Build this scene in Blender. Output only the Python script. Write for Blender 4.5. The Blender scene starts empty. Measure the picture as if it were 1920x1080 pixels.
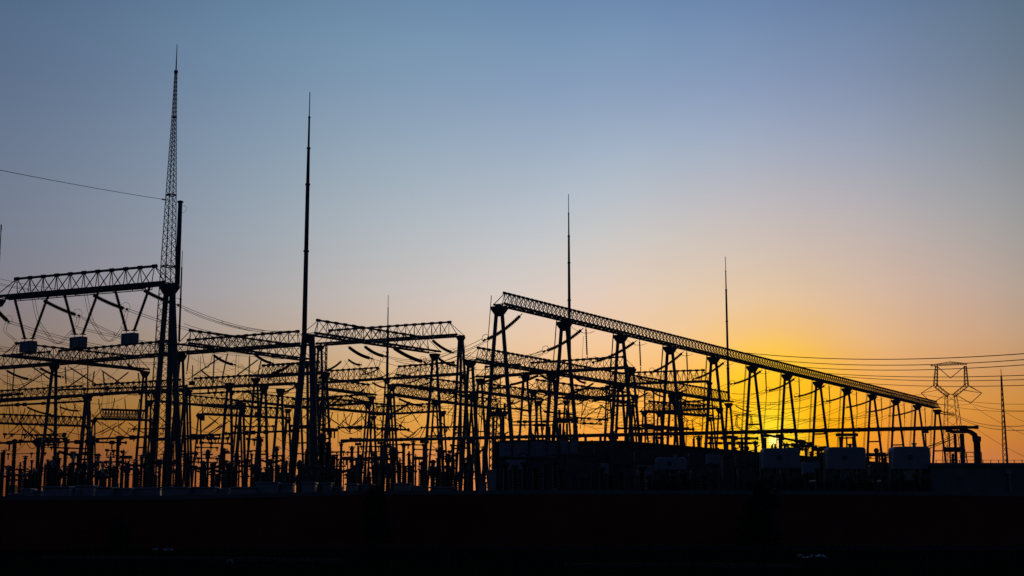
import bpy, math, random
from mathutils import Vector as V
random.seed(7)
R = math.radians
sc = bpy.context.scene
col = sc.collection
PI = math.pi

# ------------------------------------------------------------------ camera
F = 2666.7            # focal length in pixels of the 1920 wide picture (50 mm lens)
TILT = R(8.992)       # camera tilted up, horizon at row 962
HC = 1.65              # eye height above the yard
cam = bpy.data.cameras.new('camera')
co = bpy.data.objects.new('camera', cam)
col.objects.link(co)
sc.camera = co
cam.lens = 50
cam.sensor_width = 36
cam.clip_start = 0.1
cam.clip_end = 9000
co.location = (0, 0, HC)
co.rotation_euler = (R(90) + TILT, 0, 0)


def ray(px, py):
    a, b = (px - 960) / F, (540 - py) / F
    return V((a, math.cos(TILT) - b * math.sin(TILT), math.sin(TILT) + b * math.cos(TILT)))


def PZ(px, py, Z):                     # point of that sight line at height Z
    d = ray(px, py)
    t = (Z - HC) / d.z
    return V((0, 0, HC)) + d * t


def PY(px, py, Y):                     # point of that sight line at depth Y
    d = ray(px, py)
    return V((0, 0, HC)) + d * (Y / d.y)


D1 = V((0.5373, 0.8434, 0))            # the two directions the yard is laid out in
D2 = V((-0.8434, 0.5373, 0))
UP = V((0, 0, 1))

# ------------------------------------------------------------------ materials


def mat(name, c, rough=0.6, metal=0.0, var=0.25, scale=3.0, bump=0.0):
    m = bpy.data.materials.new(name)
    m.use_nodes = True
    nt = m.node_tree
    b = nt.nodes['Principled BSDF']
    b.inputs['Roughness'].default_value = rough
    b.inputs['Metallic'].default_value = metal
    tc = nt.nodes.new('ShaderNodeTexCoord')
    n = nt.nodes.new('ShaderNodeTexNoise')
    n.inputs['Scale'].default_value = scale
    n.inputs['Detail'].default_value = 6
    nt.links.new(tc.outputs['Object'], n.inputs['Vector'])
    rp = nt.nodes.new('ShaderNodeValToRGB')
    rp.color_ramp.elements[0].position = 0.3
    rp.color_ramp.elements[1].position = 0.7
    rp.color_ramp.elements[0].color = [x * (1 - var) for x in c] + [1]
    rp.color_ramp.elements[1].color = [min(1, x * (1 + var)) for x in c] + [1]
    nt.links.new(n.outputs['Fac'], rp.inputs['Fac'])
    nt.links.new(rp.outputs['Color'], b.inputs['Base Color'])
    if bump:
        bp = nt.nodes.new('ShaderNodeBump')
        bp.inputs['Strength'].default_value = bump
        nt.links.new(n.outputs['Fac'], bp.inputs['Height'])
        nt.links.new(bp.outputs['Normal'], b.inputs['Normal'])
    return m


STEEL = mat('weathered galvanised steel', (0.16, 0.175, 0.19), 0.65, 0.1, 0.25, 2.0)
CONC = mat('concrete', (0.24, 0.24, 0.23), 0.9, 0, 0.2, 1.5, 0.2)
PORC = mat('brown glazed porcelain', (0.075, 0.04, 0.03), 0.5, 0, 0.2, 4)
ALU = mat('dull aluminium conductor', (0.13, 0.13, 0.135), 0.7, 0.1, 0.15, 3)
DCONC = mat('shade-darkened concrete', (0.11, 0.11, 0.105), 0.9, 0, 0.3, 0.6, 0.2)  # fire walls' shade put into the base colour; kerbs reuse the dark tone
PAINT = mat('grey blue equipment paint', (0.34, 0.38, 0.43), 0.55, 0, 0.12, 1.2)
PAINTD = mat('dark equipment paint', (0.10, 0.11, 0.125), 0.55, 0, 0.2, 1.6)
PALE = mat('pale cabinet paint', (0.33, 0.36, 0.39), 0.6, 0, 0.1, 1.0)
BARK = mat('bark', (0.07, 0.05, 0.035), 0.9, 0, 0.3, 6)
LEAF = mat('dusty evergreen leaves', (0.05, 0.065, 0.03), 0.75, 0, 0.4, 2)
DRY = mat('dry grass', (0.05, 0.042, 0.026), 0.95, 0, 0.4, 2)
PLAST = mat('pale plastic sheet', (0.62, 0.66, 0.74), 0.5, 0, 0.1, 5)


def brick_mat():
    m = bpy.data.materials.new('red brick courses')
    m.use_nodes = True
    nt = m.node_tree
    b = nt.nodes['Principled BSDF']
    b.inputs['Roughness'].default_value = 0.9
    tc = nt.nodes.new('ShaderNodeTexCoord')
    mp = nt.nodes.new('ShaderNodeMapping')
    mp.inputs['Rotation'].default_value = (R(90), 0, 0)
    br = nt.nodes.new('ShaderNodeTexBrick')
    br.inputs['Scale'].default_value = 2.0
    br.inputs['Color1'].default_value = (0.48, 0.095, 0.045, 1)
    br.inputs['Color2'].default_value = (0.38, 0.08, 0.04, 1)
    br.inputs['Mortar'].default_value = (0.2, 0.17, 0.15, 1)
    br.inputs['Mortar Size'].default_value = 0.012
    nt.links.new(tc.outputs['Object'], mp.inputs['Vector'])
    nt.links.new(mp.outputs['Vector'], br.inputs['Vector'])
    no = nt.nodes.new('ShaderNodeTexNoise')
    no.inputs['Scale'].default_value = 0.35
    no.inputs['Detail'].default_value = 7
    nt.links.new(tc.outputs['Object'], no.inputs['Vector'])
    mx = nt.nodes.new('ShaderNodeMix')
    mx.data_type = 'RGBA'
    mx.blend_type = 'MULTIPLY'
    mx.inputs[0].default_value = 0.7
    nt.links.new(br.outputs['Color'], mx.inputs[6])
    rp = nt.nodes.new('ShaderNodeValToRGB')
    rp.color_ramp.elements[0].position = 0.3
    rp.color_ramp.elements[1].position = 0.7
    rp.color_ramp.elements[0].color = (0.5, 0.45, 0.42, 1)
    rp.color_ramp.elements[1].color = (1, 1, 1, 1)
    nt.links.new(no.outputs['Fac'], rp.inputs['Fac'])
    nt.links.new(rp.outputs['Color'], mx.inputs[7])
    nt.links.new(mx.outputs[2], b.inputs['Base Color'])
    return m


BRICK = brick_mat()


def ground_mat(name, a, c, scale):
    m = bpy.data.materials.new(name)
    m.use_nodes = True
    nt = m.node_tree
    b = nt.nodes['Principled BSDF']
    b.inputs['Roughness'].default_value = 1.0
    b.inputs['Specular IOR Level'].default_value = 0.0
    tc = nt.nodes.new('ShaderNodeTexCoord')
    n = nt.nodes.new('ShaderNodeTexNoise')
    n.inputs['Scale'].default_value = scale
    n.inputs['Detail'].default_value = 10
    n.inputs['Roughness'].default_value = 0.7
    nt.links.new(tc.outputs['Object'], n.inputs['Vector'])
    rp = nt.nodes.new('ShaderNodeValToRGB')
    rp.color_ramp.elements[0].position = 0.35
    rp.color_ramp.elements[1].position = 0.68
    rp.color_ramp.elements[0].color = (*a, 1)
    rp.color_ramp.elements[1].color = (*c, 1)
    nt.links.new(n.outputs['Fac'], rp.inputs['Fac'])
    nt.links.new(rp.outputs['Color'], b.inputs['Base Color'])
    return m


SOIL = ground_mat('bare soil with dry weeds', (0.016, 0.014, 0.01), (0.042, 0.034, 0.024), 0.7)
GRAVEL = ground_mat('crushed stone', (0.09, 0.09, 0.09), (0.2, 0.2, 0.19), 2.5)

# ------------------------------------------------------------------ mesh helpers


class MB:
    def __init__(s):
        s.v, s.f = [], []

    def ring(s, c, ax, r, n, ph=0.0):
        ax = ax.normalized()
        u = ax.orthogonal().normalized() if abs(ax.z) < 0.99 else V((1, 0, 0))
        w = ax.cross(u)
        k = len(s.v)
        for i in range(n):
            a = 2 * PI * i / n + ph
            s.v.append(c + u * (r * math.cos(a)) + w * (r * math.sin(a)))
        return k

    def skin(s, a, b, n):
        for i in range(n):
            j = (i + 1) % n
            s.f.append((a + i, a + j, b + j, b + i))

    def tube(s, p, q, r0, r1=None, n=6, cap=True):
        r1 = r0 if r1 is None else r1
        ax = q - p
        if ax.length < 1e-6:
            return s
        a = s.ring(p, ax, r0, n)
        b = s.ring(q, ax, r1, n)
        s.skin(a, b, n)
        if cap:
            s.f.append(tuple(range(a + n - 1, a - 1, -1)))
            s.f.append(tuple(range(b, b + n)))
        return s

    def path(s, pts, r, n=5):
        ks = []
        for i, p in enumerate(pts):
            a = pts[max(0, i - 1)]
            b = pts[min(len(pts) - 1, i + 1)]
            rr = r[i] if isinstance(r, (list, tuple)) else r
            ax = (b - a).normalized()
            ref = UP if abs(ax.z) < 0.95 else V((1, 0, 0))
            u = ax.cross(ref).normalized()
            w = ax.cross(u)
            k = len(s.v)
            for j in range(n):
                t = 2 * PI * j / n
                s.v.append(p + u * (rr * math.cos(t)) + w * (rr * math.sin(t)))
            ks.append(k)
        for a, b in zip(ks, ks[1:]):
            s.skin(a, b, n)
        s.f.append(tuple(range(ks[0] + n - 1, ks[0] - 1, -1)))
        s.f.append(tuple(range(ks[-1], ks[-1] + n)))
        return s

    def lathe(s, base, prof, n=10, ax=UP):
        ks = [s.ring(base + ax * z, ax, max(r, 0.001), n) for r, z in prof]
        for a, b in zip(ks, ks[1:]):
            s.skin(a, b, n)
        s.f.append(tuple(range(ks[0] + n - 1, ks[0] - 1, -1)))
        s.f.append(tuple(range(ks[-1], ks[-1] + n)))
        return s

    def box(s, c, x, y, z, dx=None, dy=None, bev=0.0):
        """box centred on c, half sizes x y z along dx, dy, up; bev cuts the vertical and top edges"""
        dx = dx or V((1, 0, 0))
        dy = dy or UP.cross(dx)
        k = len(s.v)
        if bev <= 0:
            for sz in (-1, 1):
                for sx, sy in ((-1, -1), (1, -1), (1, 1), (-1, 1)):
                    s.v.append(c + dx * (x * sx) + dy * (y * sy) + UP * (z * sz))
            for f in ((3, 2, 1, 0), (4, 5, 6, 7), (0, 1, 5, 4), (1, 2, 6, 5), (2, 3, 7, 6), (3, 0, 4, 7)):
                s.f.append(tuple(k + i for i in f))
            return s
        lv = []
        for hz, ins in ((-z + 0 * bev, 0), (z - bev, 0), (z - bev * 0.3, bev * 0.3), (z, bev)):
            k = len(s.v)
            X, Y = x - ins, y - ins
            bb = min(bev, X * 0.9, Y * 0.9)
            for ax_, ay_ in ((X - bb, -Y), (X, -Y + bb), (X, Y - bb), (X - bb, Y), (-X + bb, Y), (-X, Y - bb), (-X, -Y + bb), (-X + bb, -Y)):
                s.v.append(c + dx * ax_ + dy * ay_ + UP * hz)
            lv.append(k)
        for a, b in zip(lv, lv[1:]):
            s.skin(a, b, 8)
        s.f.append(tuple(range(lv[0] + 7, lv[0] - 1, -1)))
        s.f.append(tuple(range(lv[-1], lv[-1] + 8)))
        return s

    def bar(s, p, q, w, h=None):       # flat section bar
        return s.tube(p, q, w * 0.7, w * 0.7, 4)

    def torus(s, c, u, w, r, t, n=18, m=5):
        pts = [c + u * (r * math.cos(2 * PI * i / n)) + w * (r * math.sin(2 * PI * i / n)) for i in range(n + 1)]
        return s.path(pts, t, m)

    def build(s, name, m, parent=None, smooth=False):
        me = bpy.data.meshes.new(name)
        org = V(parent['_o']) if parent is not None else None
        if org is None:
            n = len(s.v)
            org = V((sum(v.x for v in s.v) / n, sum(v.y for v in s.v) / n, min(v.z for v in s.v)))
        me.from_pydata([(v - org)[:] for v in s.v], [], s.f)
        me.validate()
        if smooth:
            for p in me.polygons:
                p.use_smooth = True
        me.materials.append(m)
        o = bpy.data.objects.new(name, me)
        col.objects.link(o)
        if parent is not None:
            top = parent
            o.parent = parent
            if parent.type == 'MESH':
                pass
        else:
            o.location = org
        o['_o'] = org[:]
        return o


def tag(o, label=None, cat=None, group=None, kind=None):
    if label:
        o['label'] = label
    if cat:
        o['category'] = cat
    if group:
        o['group'] = group
    if kind:
        o['kind'] = kind
    return o


def thing(name, label, cat, loc, group=None):
    o = bpy.data.objects.new(name, None)
    o.empty_display_size = 0.5
    col.objects.link(o)
    o.location = loc
    o['_o'] = tuple(loc)
    return tag(o, label, cat, group)


ORD = 'first second third fourth fifth sixth seventh eighth ninth tenth eleventh twelfth thirteenth fourteenth fifteenth sixteenth seventeenth eighteenth nineteenth twentieth'.split()
for tens in 'twenty thirty forty fifty sixty seventy eighty ninety'.split():
    if tens != 'twenty':
        ORD.append(tens[:-1] + 'ieth')
    ORD += [tens + '-' + x for x in ORD[:9]]

# ------------------------------------------------------------------ gantry pieces


def truss(mb, A, B, h, w, n, ia, ib, rc, rb):
    """triangular lattice girder: two bottom chords, one top chord set in from the ends, braced on three faces"""
    d = (B - A).normalized()
    s = UP.cross(d).normalized()
    L = (B - A).length
    pts = [ia + (L - ia - ib) * i / n for i in range(n + 1)]
    top = [A + d * t + UP * h for t in pts]
    mb.tube(top[0], top[-1], rc, n=6)
    st = [0.0] + [(pts[i] + pts[i + 1]) / 2 for i in range(n)] + [L]
    for sg in (-1, 1):
        bt = [A + d * t + s * (sg * w / 2) for t in st]
        mb.tube(bt[0], bt[-1], rc * 1.15, n=6)
        for i, t in enumerate(top):
            mb.tube(t, bt[i], rb, n=4, cap=False)
            mb.tube(t, bt[i + 1], rb, n=4, cap=False)
    for i, t in enumerate(st):
        mb.tube(A + d * t + s * (w / 2), A + d * t - s * (w / 2), rb, n=4, cap=False)
        if i:
            sg = 1 if i % 2 else -1
            mb.tube(A + d * st[i - 1] + s * (sg * w / 2), A + d * t - s * (sg * w / 2), rb, n=4, cap=False)
    for t in top:                       # joint gussets
        mb.tube(t - d * rc * 2.2, t + d * rc * 2.2, rc * 1.5, n=6)
    return mb


def column(par, top, Z, feet, r0, r1, ties=(), head=None, spread=D2):
    """legs that meet under a head; feet are (offset along D1, offset along D2)"""
    tops = []
    for (a, b) in feet:
        t = top + UP * (Z - top.z) + spread * (math.copysign(r1 * 1.5, b) if abs(b) > 0.3 else 0) + D1 * (a * 0.05)
        f = V((top.x, top.y, 0)) + D1 * a + spread * b
        mb = MB().tube(f, t, r0, r1, 10)
        for k in range(1, 4):           # flange rings where the pipe lengths bolt together
            c = f.lerp(t, k / 4)
            rr = r0 + (r1 - r0) * k / 4
            mb.tube(c - UP * 0.06, c + UP * 0.06, rr * 1.28, n=10)
        lg = mb.build('leg', STEEL, par, True)
        MB().lathe(f - UP * 0.02, [(r0 * 2.2, 0), (r0 * 2.2, 0.35), (r0 * 1.3, 0.4)], 10).build('footing', CONC, lg)
        tops.append((f, t))
    for fr in ties:
        mb = MB()
        P = [f.lerp(t, fr) for f, t in tops]
        for i in range(len(P) - 1):
            mb.tube(P[i], P[i + 1], r1 * 0.62, n=8)
        mb.build('tie_bar', STEEL, par, True)
    if head:
        hw, hl, hh = head
        mb = MB()
        c = V((top.x, top.y, Z))
        k = len(mb.v)
        lo = [(-hw * 0.45, -hl * 0.45), (hw * 0.45, -hl * 0.45), (hw * 0.45, hl * 0.45), (-hw * 0.45, hl * 0.45)]
        for sc_, z in ((1, -hh), (2.2, -hh * 0.25), (2.2, 0.0)):
            for a, b in lo:
                mb.v.append(c + spread * (a * sc_) + D1 * (b * sc_) + UP * z)
        mb.skin(k, k + 4, 4)
        mb.skin(k + 4, k + 8, 4)
        mb.f += [(k + 3, k + 2, k + 1, k), (k + 8, k + 9, k + 10, k + 11)]
        mb.build('column_head', STEEL, par)


def ladder(par, p, q, side, w=0.46):
    mb = MB()
    s = side * (w / 2)
    mb.tube(p + s, q + s, 0.028, n=4).tube(p - s, q - s, 0.028, n=4)
    n = int((q - p).length / 0.4)
    for i in range(1, n):
        c = p.lerp(q, i / n)
        mb.tube(c + s, c - s, 0.014, n=4, cap=False)
    mb.build('ladder', STEEL, par)


def string(p, q, label, group, r=0.12, sag=0.0, ring=True, name='insulator_string', step=0.155, core=0.6, mats=PORC):
    """chain of insulator discs from p to q, with end fittings and a grading ring"""
    t = thing(name, label, 'insulator', p, group)
    L = (q - p).length
    n = max(6, int((L - 0.4) / step))
    ts = []
    for i in range(n):
        a = 0.06 + 0.86 * i / n
        b = 0.86 / n
        ts += [(a, r * core), (a + b * 0.22, r * core), (a + b * 0.42, r), (a + b * 0.62, r * 0.92)]
    pts = [p.lerp(q, a) - UP * (4 * sag * a * (1 - a)) for a, _ in ts]
    MB().path(pts, [x for _, x in ts], 8).build('insulator_stack', mats, t)
    f = MB()
    e1 = p.lerp(q, 0.06) - UP * (4 * sag * 0.06 * 0.94)
    e2 = p.lerp(q, 0.92) - UP * (4 * sag * 0.92 * 0.08)
    MB().tube(p, e1, 0.035, n=6).build('end_fitting', STEEL, t)
    f.tube(e2, q, 0.045, n=6)
    d = (q - p).normalized()
    f.tube(q - d * 0.12, q + d * 0.12, r * 0.55, n=6)
    f.build('end_fitting', STEEL, t)
    if ring:
        u = d
        w = (UP - d * UP.dot(d)).normalized()
        MB().torus(e2 + w * r * 0.9 + d * 0.1, u, w, r * 2.0, 0.022, 16, 5).build('grading_ring', ALU, t)
    return t


def sagpts(p, q, sag, n=16):
    return [p.lerp(q, i / n) - UP * (4 * sag * (i / n) * (1 - i / n)) for i in range(n + 1)]


def wire(p, q, label, group, sag=0.5, r=0.022, twin=0.0, name='conductor', cat='wire', n=16):
    mb = MB()
    pts = sagpts(p, q, sag, n)
    if twin:
        d = (q - p)
        s = UP.cross(d)
        s = s.normalized() if s.length > 0.01 * d.length else V((1, 0, 0))
        s = s * 0.6 + UP * 0.8 if abs(d.normalized().z) < 0.8 else s
        for k in (-.5, .5):
            mb.path([x + s * (k * twin) for x in pts], r, 4)
        m = max(2, int((q - p).length / 9))
        for i in range(1, m):
            c = p.lerp(q, i / m) - UP * (4 * sag * (i / m) * (1 - i / m))
            mb.tube(c - s * (twin * .5), c + s * (twin * .5), r * 1.3, n=4)
    else:
        mb.path(pts, r, 4)
    return tag(mb.build(name, ALU), label, cat, group)


def gantry(label, loc, group=None):
    return thing('steel_gantry', label, 'gantry', loc, group)


def ground_of(p):
    return V((p.x, p.y, 0))

# ================================================================== 1. long right-hand gantry row
Z1 = 16.7
a0 = PZ(936, 573, Z1)
a1 = PZ(1757, 767, Z1 - 0.6)          # the yard falls slightly towards the far end
long_g = gantry('long row of thirteen A-frame legs carrying one lattice girder towards the sun', ground_of(a0))
N1 = 12
heads = [a0.lerp(a1, i / N1) for i in range(N1 + 1)]
LD = (a1 - a0).normalized()
LP = UP.cross(LD).normalized()          # points left and away
for i, h in enumerate(heads):
    column(long_g, h, h.z - 0.08, [(0, -1.7), (0, 1.7)], 0.175, 0.14, (0.64,), (0.5, 0.45, 0.7), LP)
    # ladder up the outer side of the left leg
    f = ground_of(h) + LP * 2.2 - LD * 0.1
    t = h + LP * 0.62 - LD * 0.1 + UP * (0.75 if i == 0 else 0.2)
    ladder(long_g, f, t, LD.lerp(LP, 0.4).normalized())
for i in range(N1):
    A, B = heads[i] + UP * 0.12, heads[i + 1] + UP * 0.12
    mb = MB()
    truss(mb, A + LD * 0.03, B - LD * 0.03, 0.92, 0.98, 13, 0.75 if i == 0 else 0.28, 0.28, 0.075, 0.036)
    mb.build('lattice_girder', STEEL, long_g)
# insulator strings and line conductors of the long row
S1 = [((985, 590), (908, 638)), ((1100, 619), (1020, 659)), ((1200, 642), (1112, 679)), ((1290, 662), (1220, 698)),
      ((1366, 681), (1300, 711)), ((1434, 695), (1371, 720)), ((1494, 709), (1437, 733)), ((1549, 722), (1491, 744)),
      ((1598, 733), (1544, 753)), ((1643, 744), (1576, 766)), ((1684, 754), (1617, 775)), ((1722, 763), (1662, 781))]
for i in range(N1):
    p = heads[i].lerp(heads[i + 1], 0.43) + UP * -0.05 + LP * 0.55
    (x0, y0), (x1, y1) = S1[i]
    # the string hangs away from the girder, across the row
    d0 = p.y
    q = PY(x1, y1, p.y + 1.7)
    q = p + (q - p).normalized() * min((q - p).length, 4.6)
    string(p, q, 'long insulator string sloping down from the %s bay of the long gantry girder' % ORD[i], 'insulator strings of the long gantry', 0.155 if i < 3 else 0.14, 0.25)
    e = q + (q - p).normalized() * 0.15
    far = q + LP * 24 - UP * 2.6 + LD * random.uniform(-1, 1)
    wire(e, far, 'conductor leaving the lower end of the string in the %s bay of the long gantry' % ORD[i], 'conductors behind the long gantry', 1.5, 0.02, 0.4)
    # dropper below the girder
    dp = heads[i].lerp(heads[i + 1], 0.37) - UP * 0.1
    if i:
        string(dp, dp + LD * 0.35 - UP * 2.5 + LP * 0.1, 'slim upright insulator under the %s bay of the long gantry' % ORD[i], 'upright insulators under the long gantry', 0.075, 0, False, 'suspension_insulator')
        wire(dp + LD * 0.35 - UP * 2.6 + LP * 0.1, dp - UP * 8.2 + LP * 0.6, 'thin dropper falling from the upright insulator in the %s bay of the long gantry' % ORD[i], 'droppers under the long gantry', 0, 0.017, 0.25, 'dropper')
        # short jumper slung below the girder
        j0 = heads[i].lerp(heads[i + 1], 0.2) - UP * 0.15 + LP * 0.5
        j1 = heads[i].lerp(heads[i + 1], 0.62) - UP * 0.1 + LP * 0.5
        wire(j0, j1, 'jumper slung close below the girder in the %s bay of the long gantry' % ORD[i], 'jumpers under the long gantry girder', 0.35, 0.02, 0, 'jumper')
# overhead line leaving to the right
OUT = [((1392, 661), (1960, 664), 5), ((1440, 674), (1960, 675), 6), ((1487, 687), (1960, 685), 7), ((1534, 699), (1960, 703), 8),
       ((1580, 706), (1960, 711), 9), ((1612, 718), (1960, 722), 10)]
for i, (a, b, k) in enumerate(OUT):
    p = heads[k].lerp(heads[min(12, k + 1)], 0.2) + UP * 1.1
    p = PY(a[0], a[1], p.y)
    q = PY(b[0], b[1] - (4 if i < 3 else 1), p.y * 0.72)
    wire(p, q, 'overhead line sweeping right above the far gantry bays, %s from the top' % ORD[i], 'overhead lines to the right edge', (.62, .6, .5, .35, .35, .3)[i], 0.034, 0)
# end strings and lines of the last column
for i, (a, b, c) in enumerate((((1757, 767), (1786, 775), (1960, 793)), ((1758, 771), (1788, 778), (1960, 803)))):
    p = heads[-1] - UP * (0.1 + 0.35 * i) + LD * 0.2
    q = PY(b[0], b[1], p.y - 1)
    string(p, q, '%s insulator string pulling right from the last column of the long gantry' % ('upper', 'lower')[i], 'end strings of the long gantry', 0.1, 0.1)
    wire(q, PY(c[0], c[1], p.y * 0.6), '%s line running right from the last column of the long gantry' % ('upper', 'lower')[i], 'lines from the last gantry column', 0.9, 0.03, 0)

# ================================================================== 2. big left gantries
def px_m(Y):
    return F / Y


def tube_mast(px, rows, Y, label, base_z=0.0, name='lightning_mast'):
    """round stepped lightning mast: rows = [(picture row of the top, diameter in pixels at top, at bottom), ...] from top down, last row = bottom"""
    k = Y / F
    top = PY(px, rows[0][0], Y)
    x = top.x
    t = thing(name, label, 'lightning mast', (x, Y, base_z), 'lightning masts')
    def zz(r):
        return PY(px, r, Y).z
    last = len(rows) - 2
    for i in range(len(rows) - 1):
        z1 = zz(rows[i][0])
        z0 = zz(rows[i + 1][0]) if rows[i + 1][0] is not None else base_z
        d1, d0 = rows[i][1] * k, rows[i][2] * k
        mb = MB()
        mb.tube(V((x, Y, z0)), V((x, Y, z1)), d0 / 2, d1 / 2, 12)
        if i:
            mb.tube(V((x, Y, z1 - 0.16)), V((x, Y, z1 + 0.04)), d1 / 2 * 1.3, n=12)
        mb.build('spike' if i == 0 else 'tube_section', STEEL, t, True)
    return t


Z5, ZB = 27.8, 21.4
# the tall gantry at the left edge
Lr, Ll = PZ(318, 533, Z5), PZ(0, 560, Z5)
g = gantry('tall gantry at the left edge with one lattice girder hung with three boxes', ground_of(Lr))
column(g, Lr, Z5 - 0.1, [(0.4, 2.6), (0.0, -0.7), (0.3, -2.9)], 0.38, 0.31, (0.36,), (0.9, 0.8, 1.3))
column(g, Ll, Z5 - 0.1, [(0, 2.7), (0.2, 0.5)], 0.3, 0.22, (0.36,), (0.5, 0.5, 0.9))
mb = MB()
truss(mb, Lr + UP * 0.15, Ll + UP * 0.15, 2.15, 1.7, 10, 2.3, 2.6, 0.15, 0.065)
mb.build('lattice_girder', STEEL, g)
# walkway rail and fittings under the girder
mb = MB()
dL = (Ll - Lr).normalized()
for s in (-0.5, 0.5):
    mb.tube(Lr + dL * 3 + UP * -0.35 + D1 * s, Ll - dL * 2 - UP * 0.35 + D1 * s, 0.06, n=5)
for k in range(9):
    c = Lr + dL * (3 + k * 2.9)
    mb.tube(c + D1 * 0.5 - UP * 0.35, c + D1 * 0.5 + UP * 0.1, 0.05, n=4)
    mb.tube(c - D1 * 0.5 - UP * 0.35, c - D1 * 0.5 + UP * 0.1, 0.05, n=4)
mb.build('hanger_rail', STEEL, g)
# round pole on top of its right column
kk = Lr.y / F
t = thing('tube_pole', 'thick round pole with a flat cap beside the lattice mast', 'pole', (Lr.x, Lr.y, Z5))
pt = PY(331, 380, Lr.y)
pb = PY(327.5, 530, Lr.y)
MB().tube(V((pb.x + 0.3, Lr.y, Z5 - 0.05)), V((pb.x + 0.3, Lr.y, pt.z)), 0.31, 0.25, 12).build('shaft', STEEL, t, True)
MB().lathe(V((pb.x + 0.3, Lr.y, pt.z)), [(0.36, 0), (0.36, 0.18), (0.1, 0.26)], 12).build('cap', STEEL, t)
MB().torus(V((pb.x + 0.62, Lr.y, pt.z - 0.75)), V((1, 0, 0)), UP, 0.42, 0.02, 16, 4).build('cable_loop', ALU, t)

# V-hung drums (line traps)
def weight(a, b, c, w, h, Y, label):
    """a, b: picture points where the two strings leave the girder, c: centre of the drum"""
    k = Y / F
    ctr = PY(c[0], c[1], Y)
    t = thing('hanging_weight', label, 'hanging weight', ctr, 'boxes hung under the tall gantry')
    r = w * k / 2
    hh = h * k / 2
    wb = MB().box(ctr, r, r * 0.45, hh, D2 * -1, D1, bev=0.03).build('weight_box', PAINT, t)
    mb = MB()
    for sx in (-1, 1):
        mb.box(ctr - D2 * (sx * r * 0.62) - D1 * (r * 0.45 + 0.012), 0.05, 0.012, hh * 0.96, D2 * -1, D1)
    mb.build('strap', STEEL, wb)
    for sx, p in ((-1, a), (1, b)):
        P = PY(p[0], p[1], Y)
        Q = ctr + UP * (hh + 0.35) + V((sx * r * 0.45, 0, 0))
        n = int((P - Q).length / 0.2)
        ts = []
        for i in range(n):
            ts += [(i / n, 0.14), ((i + .4) / n, 0.14), ((i + .5) / n, 0.2), ((i + .8) / n, 0.19)]
        MB().path([P.lerp(Q, x) for x, _ in ts], [y for _, y in ts], 8).build('insulator_stack', PORC, t)
        mb = MB().torus(Q, V((1, 0, 0)), V((0, 1, 0)), 0.38, 0.035, 14, 5)
        mb.tube(Q + V((-.38, 0, 0)), Q + V((.38, 0, 0)), 0.03, n=4)
        mb.tube(Q + UP * 0.1, ctr + UP * hh + V((sx * r * 0.45, 0, 0)), 0.05, n=5)
        mb.build('grading_ring', ALU, t)


YL = (Lr.y + Ll.y) / 2
weight((28, 562), (90, 555), (53, 650), 33, 20, YL + 4, 'hanging rectangular box nearest the left edge under the tall gantry')
weight((121, 553), (184, 548), (147, 642), 33, 20, YL, 'middle one of three hanging rectangular boxes under the tall gantry')
weight((216, 544), (281, 537), (243.5, 635), 33, 20, YL - 4, 'hanging rectangular box beside the lattice mast under the tall gantry')

# tension strings under the tall girder with their double jumpers and lines
ST = [((78, 561), (148, 592), (330, 652)), ((171, 551), (238, 580), (560, 652)), ((266, 542), (334, 572), (560, 626)), ((-14, 570), (16, 603), (330, 664))]
nm = ['below the left half', 'below the middle', 'at the right end', 'at the cut-off left end']
for i, (a, b, c) in enumerate(ST):
    Y = YL + (3, -1, -5, 8)[i]
    p, q = PY(a[0], a[1], Y), PY(b[0], b[1], Y + 2)
    string(p, q, 'thick insulator string %s of the tall left girder' % nm[i], 'insulator strings of the tall left girder', 0.27, 0.15)
    e = PY(c[0], c[1], Y + 30)
    wire(q, e, 'double conductor falling right from the string %s of the tall girder' % nm[i], 'conductors from the tall left girder', 0.9, 0.03, 0.45, n=20)
    if i != 2:
        e2 = PY(c[0] - 10, c[1] + 18, Y + 30)
        wire(q + V((-6, 0, -2.2)), e2, 'lower conductor below the string %s of the tall girder' % nm[i], 'lower conductors of the tall left girder', 0.8, 0.026, 0.35, n=20)
for i, (a, m_, b) in enumerate((((62, 556), (107, 645), (147, 592)), ((160, 548), (203, 640), (238, 582)), ((-30, 566), (8, 660), (14, 604)))):
    Y = YL + (3, -1, 8)[i]
    P = [PY(a[0], a[1], Y), PY(a[0] + 9, a[1] + 42, Y + .3), PY(m_[0] - 22, m_[1] - 24, Y + .6), PY(m_[0], m_[1], Y + 1), PY(m_[0] + 22, m_[1] - 18, Y + 1.3), PY(b[0] - 4, b[1] + 18, Y + 1.7), PY(b[0], b[1], Y + 2)]
    pts = []
    for k in range(len(P) - 1):        # smooth through the points
        p0, p1, p2, p3 = P[max(0, k - 1)], P[k], P[k + 1], P[min(len(P) - 1, k + 2)]
        for s in range(6):
            u = s / 6
            pts.append(0.5 * ((2 * p1) + (p2 - p0) * u + (2 * p0 - 5 * p1 + 4 * p2 - p3) * u * u + (3 * p1 - p0 - 3 * p2 + p3) * u ** 3))
    pts.append(P[-1])
    mb = MB()
    for s in (-0.17, 0.17):
        mb.path([x + V((s, 0, 0)) for x in pts], 0.026, 4)
    for k in (8, 14, 20, 26):
        mb.tube(pts[k] - V((.17, 0, 0)), pts[k] + V((.17, 0, 0)), 0.03, n=4)
    tag(mb.build('jumper', ALU), 'double jumper loop drooping from the tall girder to the string %s' % nm[(0, 1, 3)[i]], 'wire', 'jumper loops of the tall left girder')

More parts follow.
